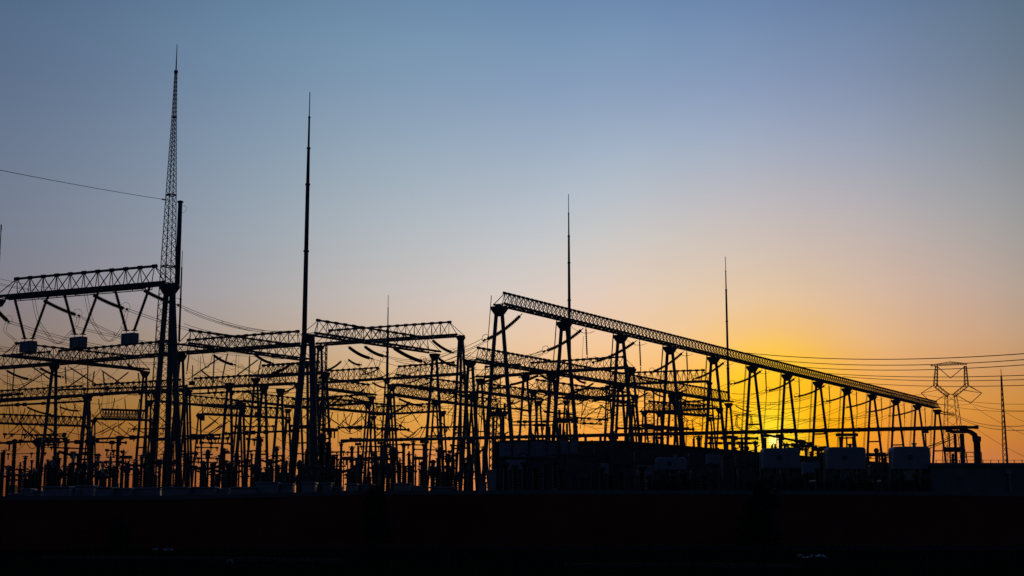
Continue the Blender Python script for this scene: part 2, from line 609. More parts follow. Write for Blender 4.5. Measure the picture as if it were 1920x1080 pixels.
# lattice lightning mast at the left
YM = 172.0
kM = YM / F
bx = PY(316, 500, YM).x
zt = PY(327, 134, YM).z
t = thing('lattice_mast', 'tallest mast, a slender three-sided lattice tower with a spike', 'lightning mast', (bx, YM, 0), 'lightning masts')
levels = [(0.0, 56), (PY(316, 720, YM).z, 41), (PY(316, 500, YM).z, 28), (PY(316, 366, YM).z, 20), (PY(316, 220, YM).z, 9.5), (zt, 5)]
def wd(z):
    for (z0, w0), (z1, w1) in zip(levels, levels[1:]):
        if z <= z1:
            return (w0 + (w1 - w0) * (z - z0) / (z1 - z0)) * kM
    return levels[-1][1] * kM
def tri(z):
    w = wd(z)
    return [V((bx - w / 2, YM - w * 0.1, z)), V((bx - w * 0.04, YM - w * 0.55, z)), V((bx + w / 2, YM - w * 0.1, z)), V((bx + w * 0.04, YM + w * 0.5, z))]
for c in range(4):
    mb = MB()
    for (z0, _), (z1, _) in zip(levels, levels[1:]):
        r0, r1 = (0.13 if c == 1 else 0.1) * (1 - z0 / 75), (0.13 if c == 1 else 0.1) * (1 - z1 / 75)
        mb.tube(tri(z0)[c], tri(z1)[c], r0, r1, 6)
    mb.build('leg', STEEL, t)
mb = MB()
z = 0.2
while z < zt - 0.3:
    st = max(0.55, wd(z) * 0.62)
    z2 = min(zt, z + st)
    A, B = tri(z), tri(z2)
    for c in range(4):
        d = (c + 1) % 4
        mb.tube(A[c], B[d], 0.032, n=4, cap=False)
        mb.tube(A[d], B[c], 0.032, n=4, cap=False)
    z = z2
mb.build('lattice_bracing', STEEL, t)
mb = MB()
for rowy in (366, 220, 500, 640):
    z = PY(316, rowy, YM).z
    A = tri(z)
    for c in range(4):
        mb.tube(A[c], A[(c + 1) % 4], 0.085, n=5)
mb.build('ring_frame', STEEL, t)
mb = MB().tube(V((bx, YM, zt - 0.1)), V((bx, YM, PY(328, 83, YM).z)), 0.09, 0.035, 8)
mb.build('spike', STEEL, t)
MB().lathe(V((bx, YM, zt - 0.25)), [(0.2, 0), (0.27, 0.12), (0.27, 0.3), (0.1, 0.45)], 10).build('cap', STEEL, t)
wire(PY(-30, 313, 120), PY(308, 374, YM), 'thin shield wire running from the left edge to the lattice mast', None, 0.12, 0.028, name='shield_wire')
mb = MB().tube(PY(304, 373.5, YM - 0.6), PY(311, 375, YM), 0.1, n=6)
tag(mb.build('wire_clamp', STEEL), 'small clamp joining the shield wire to the lattice mast', 'clamp')

# tube masts
tube_mast(581, [(173, 1.6, 1.9), (219, 3.6, 4.2), (277, 5.6, 6.6), (345, 7.4, 8.2), (470, 8.4, 9.4), (627, 9, 9)], 162.0, 'thick stepped tube mast standing on the lone heavy A-frame left of centre', 21.3)
tube_mast(1066, [(364, 1.2, 1.4), (400, 2.4, 2.8), (442, 3.8, 4.4), (492, 4.6, 5.2), (562, 5.4, 6.0), (704, 6, 6)], 225.0, 'stepped tube mast rising through the second bay of the long gantry', 21.3)
tube_mast(1360, [(481, 1.1, 1.3), (508, 2.0, 2.4), (543, 3.4, 3.8), (602, 3.9, 4.4), (690, 5.0, 5.2), (754, 5, 5)], 308.0, 'stepped tube mast nearest the setting sun', 21.3)
tube_mast(728, [(553, 1.0, 1.1), (577, 1.8, 2.1), (612, 3.6, 4.4), (660, 4.6, 5.0), (709, 5, 5)], 327.0, 'small distant tube mast between the two high girders', 27.7)
tube_mast(342, [(470, 1.2, 1.4), (502, 2.6, 3.2), (560, 3.6, 4.2), (640, 5, 5)], 275.0, 'slim distant tube mast just right of the heavy left column', 21.3)
tube_mast(2.5, [(421, 2.5, 2.5), (432, 1.6, 2.2), (475, 2.4, 3), (555, 4, 4)], 178.0, 'stub of a mast cut by the left edge of the picture', 27.7)


def bus_gantry(label, A, B, Z, hT, wT, n, rc, rb, colA=None, colB=None, inset=1.8, group=None, feet=((0, 2.0), (0, -2.0)), tie=(0.5,), rl=(0.21, 0.17), inB=None, rlb=None):
    """A, B picture points of the girder's ends (bottom chord)"""
    a, b = PZ(A[0], A[1], Z), PZ(B[0], B[1], Z)
    g = gantry(label, ground_of(a), group)
    mb = MB()
    truss(mb, a + UP * 0.12, b + UP * 0.12, hT, wT, n, inset, inset if inB is None else inB, rc, rb)
    mb.build('lattice_girder', STEEL, g)
    for on, p in ((colA, a), (colB, b)):
        if on:
            column(g, p, Z - 0.08, on if isinstance(on, (list, tuple)) else feet, (rlb if rlb and p is b else rl)[0], (rlb if rlb and p is b else rl)[1], tie, (0.5, 0.5, 0.9))
    return g, a, b


GR = 'bus gantries in the middle of the yard'
two = [(0, 2.0), (0, -2.0)]
two_b = [(0.3, 2.5), (-0.3, -1.2)]
gR1, r1a, r1b = bus_gantry('gantry whose girder runs right from the heavy A-frame under the thick tube mast', (578, 627), (815, 662), ZB, 1.65, 1.9, 13, 0.12, 0.05, [(0, 2.4), (0, -1.7)], two, 1.6, GR, rl=(0.43, 0.34), tie=(0.52,), rlb=(0.2, 0.17))
gB, b1a, b1b = bus_gantry('high gantry whose girder runs left from the triple-legged column at centre', (864, 630), (600, 647), Z5, 2.1, 2.3, 14, 0.14, 0.06, [(0, 1.9), (0, -0.1), (0.4, -2.2)], [(0, 2), (0, -2)], 2.0, GR, rl=(0.24, 0.19), tie=(0.4, 0.7))
gM1, m1a, m1b = bus_gantry('gantry whose girder falls right from the heavy left column', (343, 646), (574, 676), ZB, 1.7, 1.9, 13, 0.12, 0.05, None, two_b, 1.2, GR)
gM2, m2a, m2b = bus_gantry('gantry whose girder falls left from behind the thick tube mast', (572, 647), (340, 664), ZB, 1.6, 1.9, 13, 0.12, 0.05, None, two, 1.2, GR)
gK, k1a, k1b = bus_gantry('gantry whose girder passes behind the three hanging boxes', (336, 664), (102, 684), ZB, 1.7, 1.9, 15, 0.12, 0.05, None, [(0, 2.4), (0, -1.6)], 1.0, GR, rl=(0.27, 0.22))
gK2, k2a, k2b = bus_gantry('gantry whose girder leaves the left edge below the first hanging box', (100, 684), (-160, 703), ZB, 1.7, 1.9, 15, 0.12, 0.05, None, two, 1.0, GR)
gN, n1a, n1b = bus_gantry('gantry whose girder falls right to a knobbed column beside the lattice mast', (12, 668), (272, 695), ZB, 1.7, 1.9, 14, 0.12, 0.05, None, [(0, 1.6), (0, -1.2)], 1.5, GR)
gP1, p1a, p1b = bus_gantry('distant high gantry whose girder runs left from the small distant mast', (725, 711), (594, 719), Z5, 2.3, 2.3, 9, 0.15, 0.07, two, two, 2.4, GR)
gP2, p2a, p2b = bus_gantry('distant high gantry whose girder runs right from the small distant mast', (868, 702), (731, 711), Z5, 2.3, 2.3, 10, 0.15, 0.07, two, None, 2.4, GR)
gP3, p3a, p3b = bus_gantry('gantry with a low girder between the thick tube mast and the small distant mast', (592, 728), (697, 742), ZB, 1.7, 1.9, 9, 0.14, 0.06, two, two, 1.2, GR)
gP4, p4a, p4b = bus_gantry('gantry with a low girder just right of the small distant mast', (730, 740), (816, 753), ZB, 1.7, 1.9, 9, 0.14, 0.06, two, two, 1.2, GR)
gP5, p5a, p5b = bus_gantry('gantry with a low girder behind the triple-legged column', (818, 753), (935, 768), ZB, 1.7, 1.9, 12, 0.14, 0.06, None, two, 1.2, GR)
gQ, q1a, q1b = bus_gantry('lowest near girder, crossing behind the legs of the small distant mast', (594, 765), (732, 778), ZB, 1.9, 2.0, 12, 0.16, 0.07, two, two, 1.2, GR)
gU, u1a, u1b = bus_gantry('gantry whose girder runs left from a thick column in third long-gantry bay', (1184, 690), (985, 702), ZB, 1.5, 1.9, 14, 0.12, 0.05, two, None, 1.2, GR)
gU2, u2a, u2b = bus_gantry('gantry whose girder ends behind the first column of the long gantry', (985, 703), (900, 709), ZB, 1.5, 1.9, 7, 0.12, 0.05, two, two, 1.2, GR)
gV, v1a, v1b = bus_gantry('gantry with a faint low girder behind the second bay of the long gantry', (1000, 733), (1185, 757), ZB, 1.8, 1.9, 15, 0.15, 0.06, two, two, 1.2, GR)
gW, w1a, w1b = bus_gantry('far gantry with a faint girder seen through the fourth bay of the long gantry', (1330, 716), (1140, 722), Z5, 2.3, 2.3, 14, 0.15, 0.07, two, two, 1.2, GR)
# row parallel to the long gantry
sA, sB = PZ(882, 676, ZB), PZ(1366, 755, ZB)
gS = gantry('four-bay gantry row seen behind and below the girder of the long gantry', ground_of(sA), GR)
SH = [sA.lerp(sB, i / 4) for i in range(5)]
for i, h in enumerate(SH):
    column(gS, h, ZB - 0.08, [(0.2, 1.9), (-0.2, -1.9)], 0.24, 0.2, (0.5,), (0.6, 0.6, 0.9))
for i in range(4):
    mb = MB()
    truss(mb, SH[i] + UP * 0.12, SH[i + 1] + UP * 0.12, 1.75, 1.9, 15, 2.0 if i == 0 else 0.8, 0.8, 0.13, 0.05)
    mb.build('lattice_girder', STEEL, gS)
ladder(gS, ground_of(SH[0]) + D2 * 2.6, SH[0] + D2 * 1.0 + UP * 2.2, D1)
# far left gantries
for i, (A, B, lab) in enumerate((((-20, 794), (166, 800), 'far low gantry at the left edge'), ((176, 786), (285, 789), 'far low gantry between the knobbed column and the lattice mast legs'),
                                 ((374, 777), (540, 785), 'far low gantry behind the two tall posts right of the heavy left column'), ((1208, 772), (1330, 781), 'far low gantry behind the fourth column of the long gantry'))):
    bus_gantry(lab, A, B, ZB, 2.0, 2.2, 14, 0.17, 0.085, two, two, 1.8, 'far low gantries')
MORE = [((560, 720), (353, 730), 'level girder between the heavy left column and the thick tube mast legs', 17), ((348, 731), (166, 741), 'level girder from the lone column below the middle box to the heavy left column', 15), ((162, 742), (-40, 753), 'level girder behind the column legs at the left edge', 16),
        ((610, 700), (480, 708), 'faint girder behind the leg under the thick tube mast', 11), ((448, 752), (585, 767), 'low girder falling right from the short thin A-frame column', 12), ((690, 757), (540, 766), 'low girder crossing behind the thick tube mast legs', 13), ((280, 752), (455, 768), 'low girder falling right behind the heavy left column', 15),
        ((735, 722), (880, 738), 'faint girder falling right behind the middle of the yard', 12), ((830, 772), (700, 779), 'lowest faint girder left of the triple-legged column', 12), ((888, 735), (1010, 751), 'faint low girder under the first long-gantry bay', 11), ((1190, 742), (1062, 750), 'faint low girder under the second long-gantry bay', 11), ((1350, 766), (1236, 773), 'faint low girder under the fourth long-gantry bay', 10)]
for A, B, lab, n in MORE:
    bus_gantry(lab, A, B, ZB, 1.6, 1.9, n, 0.13, 0.06, two, two, 1.4, 'middle-distance gantries')
# lone columns with heads
for i, (x, y, lab) in enumerate(((164, 743, 'lone A-frame column below the middle hanging box'), (430, 717, 'lone A-frame column, leftmost of a pair right of the heavy left column'), (495, 722, 'lone A-frame column just left of the thick tube mast legs'),
                                 (454, 754, 'short thin A-frame column between the pair right of the heavy left column'), (526, 728, 'lone A-frame column close beside the left leg under the thick tube mast'), (1260, 739, 'small A-frame inside the fourth column of the long gantry'))):
    p = PZ(x, y, ZB)
    g = gantry(lab, ground_of(p), 'lone A-frame columns')
    column(g, p, ZB - 0.1, [(0, 2.0), (0, -1.7)], 0.26, 0.21, (0.5,), (0.55, 0.5, 1.3))
# upright lattice columns
def lattice_column(x, ytop, wpx, Y, lab):
    k = Y / F
    c = PY(x, ytop, Y)
    w = wpx * k / 2
    t = thing('lattice_column', lab, 'lattice column', (c.x, Y, 0), 'upright lattice columns')
    cs = [V((c.x + sx * w, Y + sy * w, 0)) for sx, sy in ((-1, -1), (1, -1), (1, 1), (-1, 1))]
    for q in cs:
        MB().tube(q, q + UP * c.z, 0.1, n=5).build('leg', STEEL, t)
    mb = MB()
    z = 0.0
    while z < c.z - 0.1:
        z2 = min(c.z, z + w * 1.5)
        for i in range(4):
            a, b = cs[i], cs[(i + 1) % 4]
            mb.tube(a + UP * z, b + UP * z2, 0.055, n=4, cap=False)
            mb.tube(b + UP * z, a + UP * z2, 0.055, n=4, cap=False)
            mb.tube(a + UP * z2, b + UP * z2, 0.06, n=4, cap=False)
        z = z2
    mb.build('lattice_bracing', STEEL, t)
lattice_column(601, 648, 22, 260, 'square lattice column close right of the leg under the thick tube mast')
lattice_column(928, 706, 20, 240, 'square lattice column between the legs of the first long-gantry column')
lattice_column(1217, 732, 17, 300, 'square lattice column right of the third long-gantry column')

# ================================================================== 3. strings, tubular buses and jumpers in the middle
MID = [  # picture points, depth, radius, ring, where
    ((652, 649), (696, 672), 178, .22, 'left of the two near ones under the high centre girder'),
    ((682, 648), (722, 668), 182, .22, 'right of the two near ones under the high centre girder'),
    ((735, 650), (796, 679), 178, .25, 'longest one, right of the small distant mast'),
    ((809, 636), (849, 661), 186, .21, 'hanging at the right end of the high centre girder'),
    ((652, 673), (677, 684), 215, .17, 'small one sloping right beside the square lattice column'),
    ((641, 676), (612, 694), 215, .17, 'small one sloping left beside the square lattice column'),
    ((821, 671), (856, 686), 200, .2, 'between the two columns at centre'),
    ((398, 664), (440, 684), 190, .2, 'on left, under the falling girder right of the heavy left column'),
    ((475, 662), (511, 681), 190, .2, 'on right, under the falling girder right of the heavy left column'),
    ((548, 680), (510, 700), 190, .2, 'sloping left beside the leg under the thick tube mast'),
    ((10, 693), (57, 711), 205, .19, 'at the left edge below the first hanging box'),
    ((73, 688), (118, 707), 205, .19, 'crossing the column below the first hanging box'),
    ((237, 681), (270, 696), 205, .2, 'ending at the knobbed column'),
    ((48, 762), (100, 778), 240, .2, 'low one at the left crossing the column legs'),
    ((110, 762), (150, 770), 240, .17, 'low one right of the column below the first hanging box'),
    ((575, 750), (640, 742), 210, .2, 'nearly level one right of the thick tube mast leg'),
    ((648, 740), (697, 754), 230, .18, 'sloping down to the column left of the small distant mast'),
    ((645, 741), (612, 763), 230, .18, 'sloping left above the lowest near girder'),
    ((662, 749), (636, 762), 240, .16, 'short one sloping left above the lowest near girder'),
    ((745, 746), (796, 762), 230, .19, 'sloping right of the small distant mast'),
    ((770, 752), (735, 774), 230, .18, 'curving left to the legs of the small distant mast'),
    ((697, 716), (725, 727), 240, .17, 'ending at the small distant mast from the left'),
    ((950, 702), (897, 716), 200, .2, 'sloping left behind the first long-gantry column'),
    ((1012, 702), (952, 722), 205, .2, 'sloping left between the first and second long-gantry columns'),
    ((1012, 702), (1045, 714), 210, .19, 'sloping right between the first and second long-gantry columns'),
    ((1076, 705), (1098, 718), 220, .18, 'short one right of the second long-gantry column'),
    ((1115, 717), (1068, 738), 225, .18, 'sloping left in the second long-gantry bay'),
    ((1152, 740), (1106, 752), 235, .18, 'low one in the second long-gantry bay'),
    ((1218, 735), (1160, 755), 250, .18, 'sloping left beside the third long-gantry column'),
    ((1222, 733), (1247, 744), 255, .17, 'sloping right in the third long-gantry bay'),
    ((1276, 746), (1297, 752), 270, .15, 'short one in the fourth long-gantry bay'),
    ((1300, 750), (1345, 762), 285, .15, 'sloping right in the fourth long-gantry bay'),
    ((1378, 760), (1408, 772), 300, .14, 'sloping right below the mast nearest the sun'),
]
EN = {}
for i, (a, b, Y, r, w) in enumerate(MID):
    p, q = PY(a[0], a[1], Y), PY(b[0], b[1], Y + 3)
    string(p, q, 'mid-yard insulator string ' + w, 'insulator strings in mid yard', r, 0.25)
    EN[i] = (p, q)
# straight hanging insulators and V pairs over the tubular buses
HANG = [(27, 687, 23, 736), (93, 693, 27, 736), (58, 686, 98, 714), (122, 686, 124, 724), (128, 687, 190, 727), (165, 700, 127, 726), (177, 695, 172, 727), (193, 697, 196, 725),
        (188, 693, 237, 726), (242, 697, 208, 724), (259, 698, 262, 723), (165, 668, 164, 742), (427, 661, 415, 717), (418, 667, 353, 711), (487, 672, 432, 713), (490, 673, 479, 724), (523, 692, 498, 716), (402, 662, 399, 728), (468, 665, 466, 735), (355, 660, 350, 700),
        (40, 800, 68, 824), (12, 824, 42, 802), (62, 802, 86, 824), (92, 803, 116, 822), (44, 800, 40, 826), (53, 800, 53, 825), (96, 803, 96, 828), (186, 790, 232, 818), (232, 792, 184, 817), (240, 792, 272, 814), (258, 796, 240, 812),
        (390, 780, 412, 797), (414, 780, 378, 808), (478, 784, 500, 805), (498, 782, 470, 806), (608, 770, 620, 800), (644, 772, 652, 800), (662, 772, 654, 800), (624, 772, 616, 802), (676, 774, 690, 802), (690, 776, 660, 800), (712, 780, 718, 800),
        (762, 758, 786, 796), (796, 766, 742, 788), (860, 750, 838, 778), (846, 800, 850, 770), (1102, 752, 1090, 782), (1130, 757, 1118, 788), (1128, 760, 1086, 790), (1150, 768, 1110, 800), (1340, 762, 1356, 795), (1346, 778, 1332, 792)]
for i, (x0, y0, x1, y1) in enumerate(HANG):
    Y = 205 if y0 < 745 else 300
    band = 'upper' if y0 < 745 else 'lower'
    j = sum(1 for h in HANG if (h[1] < 745) == (y0 < 745) and h[0] < x0)
    sl = 'upright' if abs(x1 - x0) < 9 else ('leaning right' if x1 > x0 else 'leaning left')
    string(PY(x0, y0, Y), PY(x1, y1, Y), 'slim hanger insulator %s, %s from left in %s tier under bus girders' % (sl, ORD[j], band), 'hanger insulators over the tube buses', 0.125 if Y < 250 else 0.12, 0, False, 'hanger_insulator', 0.25, 0.6)
BUS = [((104, 731), (350, 724), 205, .17, 'upper tube bus behind the lattice mast'), ((0, 753), (272, 735), 208, .19, 'sloping tube bus under the knobbed column'), ((-5, 761), (163, 752), 206, .19, 'lower tube bus at the left edge'),
       ((-5, 742), (42, 738), 203, .16, 'short upper tube bus at the left edge'), ((352, 729), (490, 722), 205, .17, 'upper tube bus right of the heavy left column'), ((352, 739), (488, 732), 207, .15, 'second tube bus right of the heavy left column'), ((262, 737), (345, 733), 206, .2, 'tube bus passing behind the heavy left column'),
       ((-5, 831), (100, 826), 150, .14, 'low rigid bus at the left edge'), ((100, 828), (236, 830), 152, .12, 'low rigid bus below the middle hanging box'), ((178, 823), (278, 819), 154, .14, 'low rigid bus left of the heavy left column'), ((343, 817), (412, 816), 150, .1, 'low rigid bus right of the heavy left column'),
       ((343, 822), (412, 821), 154, .1, 'low rigid bus just under another right of the heavy left column'), ((424, 813), (548, 808), 150, .14, 'low rigid bus left of the legs under the thick tube mast'), ((604, 806), (632, 806), 150, .12, 'short low rigid bus right of the thick tube mast legs'), ((636, 802), (704, 801), 150, .12, 'low rigid bus left of the small distant mast'),
       ((708, 804), (766, 806), 152, .13, 'low rigid bus right of the small distant mast'), ((790, 802), (872, 800), 160, .1, 'low rigid bus behind the centre column legs'), ((958, 791), (1046, 790), 170, .1, 'upper of two thin rigid buses in the first long-gantry bay'), ((958, 797), (1036, 797), 172, .1, 'lower of two thin rigid buses in the first long-gantry bay'),
       ((1068, 782), (1140, 788), 190, .1, 'thin rigid bus in the second long-gantry bay'), ((1080, 793), (1128, 795), 190, .1, 'short thin rigid bus in the second long-gantry bay'), ((1158, 803), (1300, 805), 130, .12, 'rigid bus just above the long duct in the third and fourth bays'), ((1190, 797), (1290, 803), 132, .1, 'sloping rigid bus above the long duct in the third bay'),
       ((1330, 821), (1420, 822), 120, .1, 'upper rigid bus below the long duct left of the sun'), ((1330, 831), (1420, 831), 122, .09, 'lower rigid bus below the long duct left of the sun'), ((1470, 833), (1530, 838), 110, .09, 'rigid bus right of the sun'), ((1435, 815), (1520, 832), 112, .11, 'rigid bus sloping down right past the sun'), ((1524, 843), (1552, 840), 112, .1, 'rigid bus between the first and second pale tanks'), ((1626, 853), (1672, 852), 110, .09, 'rigid bus between the second and third pale tanks'), ((1480, 842), (1505, 842), 110, .1, 'short rigid bus above the first pale tank')]
for i, (a, b, Y, r, w) in enumerate(BUS):
    p, q = PY(a[0], a[1], Y), PY(b[0], b[1], Y)
    mb = MB().tube(p, q, r * 0.8, n=8)
    d = (q - p).normalized()
    for k in range(2, 9):
        if random.random() < 0.6:
            c = p.lerp(q, k / 10 + random.uniform(-.03, .03))
            mb.tube(c - d * 0.25, c + d * 0.25, r * random.uniform(1.2, 1.9), n=8)
            if random.random() < 0.5:
                mb.tube(c, c - UP * random.uniform(0.4, 0.9), r * 0.7, n=6)
    for e in (p, q):
        mb.lathe(e - d * r, [(r * .9, 0), (r * 1.5, r * .5), (r * 1.5, r * 1.4), (r * .6, r * 2)], 8, d)
    tag(mb.build('tube_bus', ALU), 'horizontal ' + w, 'bus bar', 'tube buses')
# U shaped jumper loops
LOOP = [((17, 762), (47, 765), 797), ((65, 770), (95, 775), 800), ((113, 758), (141, 757), 796), ((185, 748), (215, 747), 788), ((234, 748), (262, 748), 788), ((380, 662), (398, 664), 690), ((700, 672), (746, 690), 712), ((880, 712), (926, 720), 742), ((956, 722), (1046, 716), 748), ((430, 730), (455, 730), 768), ((470, 728), (494, 728), 766), ((1080, 742), (1150, 742), 766), ((735, 776), (796, 764), 792)]
for i, (a, b, yb) in enumerate(LOOP):
    Y = 204 if a[1] < 745 or a[0] < 300 else 260
    p, q = PY(a[0], a[1], Y), PY(b[0], b[1], Y)
    low = PY((a[0] + b[0]) / 2, yb, Y)
    sag = ((p.z + q.z) / 2 - low.z)
    pts = []
    for k in range(17):
        u = k / 16
        s = (4 * u * (1 - u)) ** 0.75
        pts.append(p.lerp(q, u) - UP * (sag * s))
    tag(MB().path(pts, 0.07 if a[0] < 300 else 0.045, 5).build('jumper', ALU), 'U-shaped jumper loop in mid yard, %s from the left' % ORD[i], 'wire', 'U-shaped jumper loops')
# long flexible lines between gantries
LIN = [((345, 580), (545, 622), 175, 190, .9, 'from the heavy left column down to the thick tube mast, upper'), ((345, 607), (470, 630), 176, 190, .4, 'from the heavy left column towards the thick tube mast, lower'),
       ((440, 684), (600, 726), 192, 215, .6, 'from the left string under the falling girder to the thick tube mast leg'), ((511, 681), (590, 702), 192, 215, .3, 'from the right string under the falling girder to the thick tube mast leg'), ((118, 707), (270, 742), 206, 225, .4, 'from the string crossing the first-box column to the knobbed column'), ((57, 711), (164, 738), 206, 225, .3, 'from the left edge string to the lone column below the middle box'),
       ((723, 668), (860, 652), 184, 200, 1.1, 'from the centre strings right to the triple-legged column'), ((697, 672), (840, 700), 180, 200, .4, 'from the near centre string to the column right of it'), ((797, 679), (905, 668), 180, 150, .9, 'from the longest centre string towards the first long-gantry string'), ((850, 661), (908, 640), 187, 110, .2, 'short, joining the centre girder string to the first long-gantry string'),
       ((852, 660), (1020, 660), 187, 118, .9, 'from the centre girder string to the second long-gantry string'), ((5, 703), (90, 716), 206, 206, .2, 'short, at the left edge under the passing girder'), ((5, 718), (160, 750), 206, 222, .3, 'from the left edge down to the lone column'), ((352, 697), (420, 716), 205, 205, .2, 'short, right of the heavy left column'),
       ((744, 708), (868, 696), 260, 260, 1.0, 'level, above the girder right of the small distant mast'), ((736, 718), (900, 712), 260, 240, .8, 'level, just under the girder right of the small distant mast'), ((736, 727), (900, 720), 260, 240, .8, 'level, second under the girder right of the small distant mast'), ((960, 742), (1060, 728), 240, 240, 1.5, 'curved, in the first long-gantry bay'), ((955, 745), (1150, 740), 250, 250, 1.4, 'curved, through the first and second long-gantry bays'),
       ((952, 755), (1300, 752), 300, 300, 1.6, 'far and level through four long-gantry bays, upper'), ((952, 762), (1300, 760), 300, 300, 1.6, 'far and level through four long-gantry bays, lower'), ((1372, 738), (1480, 726), 160, 150, .3, 'upper of four thin ones beside the sun'), ((1372, 750), (1520, 744), 165, 160, .6, 'second of four thin ones beside the sun'), ((1372, 758), (1560, 754), 170, 165, .7, 'third of four thin ones beside the sun'),
       ((1372, 772), (1640, 778), 180, 200, .9, 'lowest of four thin ones beside the sun'), ((-4, 522), (170, 548), 200, 230, .3, 'faint, behind the left end of the tall left girder, upper'), ((-4, 532), (150, 552), 200, 230, .3, 'faint, behind the left end of the tall left girder, lower'), ((1345, 762), (1470, 778), 286, 300, .7, 'falling right under the row end near the sun'), ((1300, 752), (1420, 780), 272, 300, .7, 'falling right from the fourth bay towards the sun'),
       ((1500, 826), (1790, 822), 130, 120, 1.2, 'low and sagging, between the far columns below the duct'), ((1510, 834), (1792, 818), 128, 118, 1.4, 'lowest sagging one between the far columns below the duct')]
for i, (a, b, Ya, Yb, s, w) in enumerate(LIN):
    wire(PY(a[0], a[1], Ya), PY(b[0], b[1], Yb), 'slack conductor ' + w, 'slack conductors in mid yard', s, 0.028, 0.3 if i % 2 == 0 else 0)
# droppers to the equipment
DR = [(68, 640, 64, 700), (36, 722, 40, 820), (170, 700, 150, 820), (205, 706, 200, 800), (212, 706, 208, 790), (372, 668, 370, 760), (376, 668, 374, 760), (443, 664, 440, 730), (448, 664, 446, 730), (655, 690, 642, 800), (662, 684, 690, 720), (700, 672, 668, 720), (708, 676, 700, 700), (714, 672, 704, 712), (768, 672, 790, 700), (784, 684, 772, 742), (790, 684, 778, 742), (752, 700, 752, 806), (758, 700, 758, 806), (830, 680, 838, 740),
      (980, 716, 970, 800), (1010, 712, 1008, 806), (1016, 712, 1014, 806), (1094, 630, 1090, 700), (1140, 760, 1138, 800), (1316, 690, 1312, 800), (1318, 760, 1318, 805), (1098, 760, 1094, 820), (130, 660, 128, 690), (145, 790, 150, 845), (220, 760, 224, 836), (300, 700, 296, 760), (560, 680, 556, 760), (604, 700, 606, 800), (842, 690, 840, 800), (890, 720, 894, 812)]
for i, (x0, y0, x1, y1) in enumerate(sorted(DR)):
    Y = 215
    wire(PY(x0, y0, Y), PY(x1, y1, Y), 'thin dropper hanging in mid yard, %s from the left' % ORD[i], 'droppers in mid yard', 0.0, 0.02, 0.3 if i % 3 else 0, 'dropper', n=8)
for i, (x, y, w, h, lab) in enumerate(((379, 784, 10, 9, 'small dark box hanging right of the heavy left column'), (484, 778, 13, 9, 'small dark box hanging left of the thick tube mast legs'), (360, 719, 12, 6, 'small dark box on a tube bus end right of the heavy left column'))):
    c = PY(x, y, 205)
    k = 205 / F
    t = thing('hanging_box', lab, 'line trap', c)
    MB().lathe(c - UP * (h * k / 2), [(w * k * .5, 0), (w * k * .5, h * k), (w * k * .3, h * k + .1)], 14).build('drum', PAINTD, t)
    MB().tube(c + UP * (h * k / 2), c + UP * (h * k / 2 + 2.4), 0.07, n=6).build('hanger_rod', STEEL, t)

# finer tangle of the farther bays: thin droppers, rods and light bus tubes
rx = random.Random(5)
XD = sorted((rx.uniform(6, 915), rx.uniform(690, 775)) for _ in range(64))
for i, (x, y) in enumerate(XD):
    L = rx.uniform(28, 80)
    dx = rx.uniform(-16, 16) if rx.random() < .5 else rx.uniform(-3, 3)
    Y = rx.uniform(225, 300)
    p, q = PY(x, y, Y), PY(x + dx, min(y + L, 838), Y)
    mb = MB().path(sagpts(p, q, 0.0 if abs(dx) < 4 else rx.uniform(0, .8), 8), rx.choice([0.03, 0.04, 0.05]), 4)
    tag(mb.build('hanging_lead', ALU), 'thin lead hanging in far bays left of long gantry, %s from the left' % ORD[i], 'wire', 'leads in the far bays')
XR = sorted((rx.uniform(6, 905), rx.uniform(764, 800)) for _ in range(56))
for i, (x, y) in enumerate(XR):
    Y = rx.uniform(230, 310)
    dx = rx.choice([-1, 1]) * rx.uniform(14, 40)
    p, q = PY(x, y, Y), PY(x + dx, y + rx.uniform(20, 34), Y)
    tag(MB().path([p, p.lerp(q, .5) - UP * .1, q], [0.07, 0.1, 0.07], 5).build('brace_insulator', PORC), 'slanting rod insulator in far bays left of long gantry, %s from the left' % ORD[i], 'insulator', 'slanting rods in the far bays')
XH = sorted((rx.uniform(-5, 860), rx.uniform(796, 868)) for _ in range(46))
for i, (x, y) in enumerate(XH):
    Y = rx.uniform(130, 210)
    p, q = PY(x, y, Y), PY(x + rx.uniform(22, 75), y + rx.uniform(-3, 3), Y)
    mb = MB().tube(p, q, rx.uniform(.045, .1), n=6)
    d = (q - p).normalized()
    for f in (0.0, rx.uniform(.3, .7), 1.0):
        c = p.lerp(q, f)
        mb.tube(c - d * .2, c + d * .2, 0.14, n=6).tube(c, c - UP * rx.uniform(.3, .8), 0.08, n=5)
    tag(mb.build('tube_bus', ALU), 'short bus tube in equipment rows left of long gantry, %s from the left' % ORD[i], 'bus bar', 'short bus tubes in the equipment rows')
XC = sorted((rx.uniform(-5, 1250), rx.uniform(0, 1)) for _ in range(92))
for i, (x, u) in enumerate(XC):
    y = (668 if x < 900 else 700) + u * 95
    Y = rx.uniform(210, 300)
    p, q = PY(x, y, Y), PY(x + rx.uniform(45, 150), y + rx.uniform(-16, 24), Y)
    tag(MB().path(sagpts(p, q, rx.uniform(.6, 3.2), 14), rx.choice([0.022, 0.03, 0.04, 0.05]), 4).build('sagging_conductor', ALU), 'sagging conductor between middle-distance girders, %s from the left' % ORD[i], 'wire', 'sagging conductors between middle girders')
XI = sorted((rx.uniform(340, 1300), rx.uniform(0, 1)) for _ in range(40))
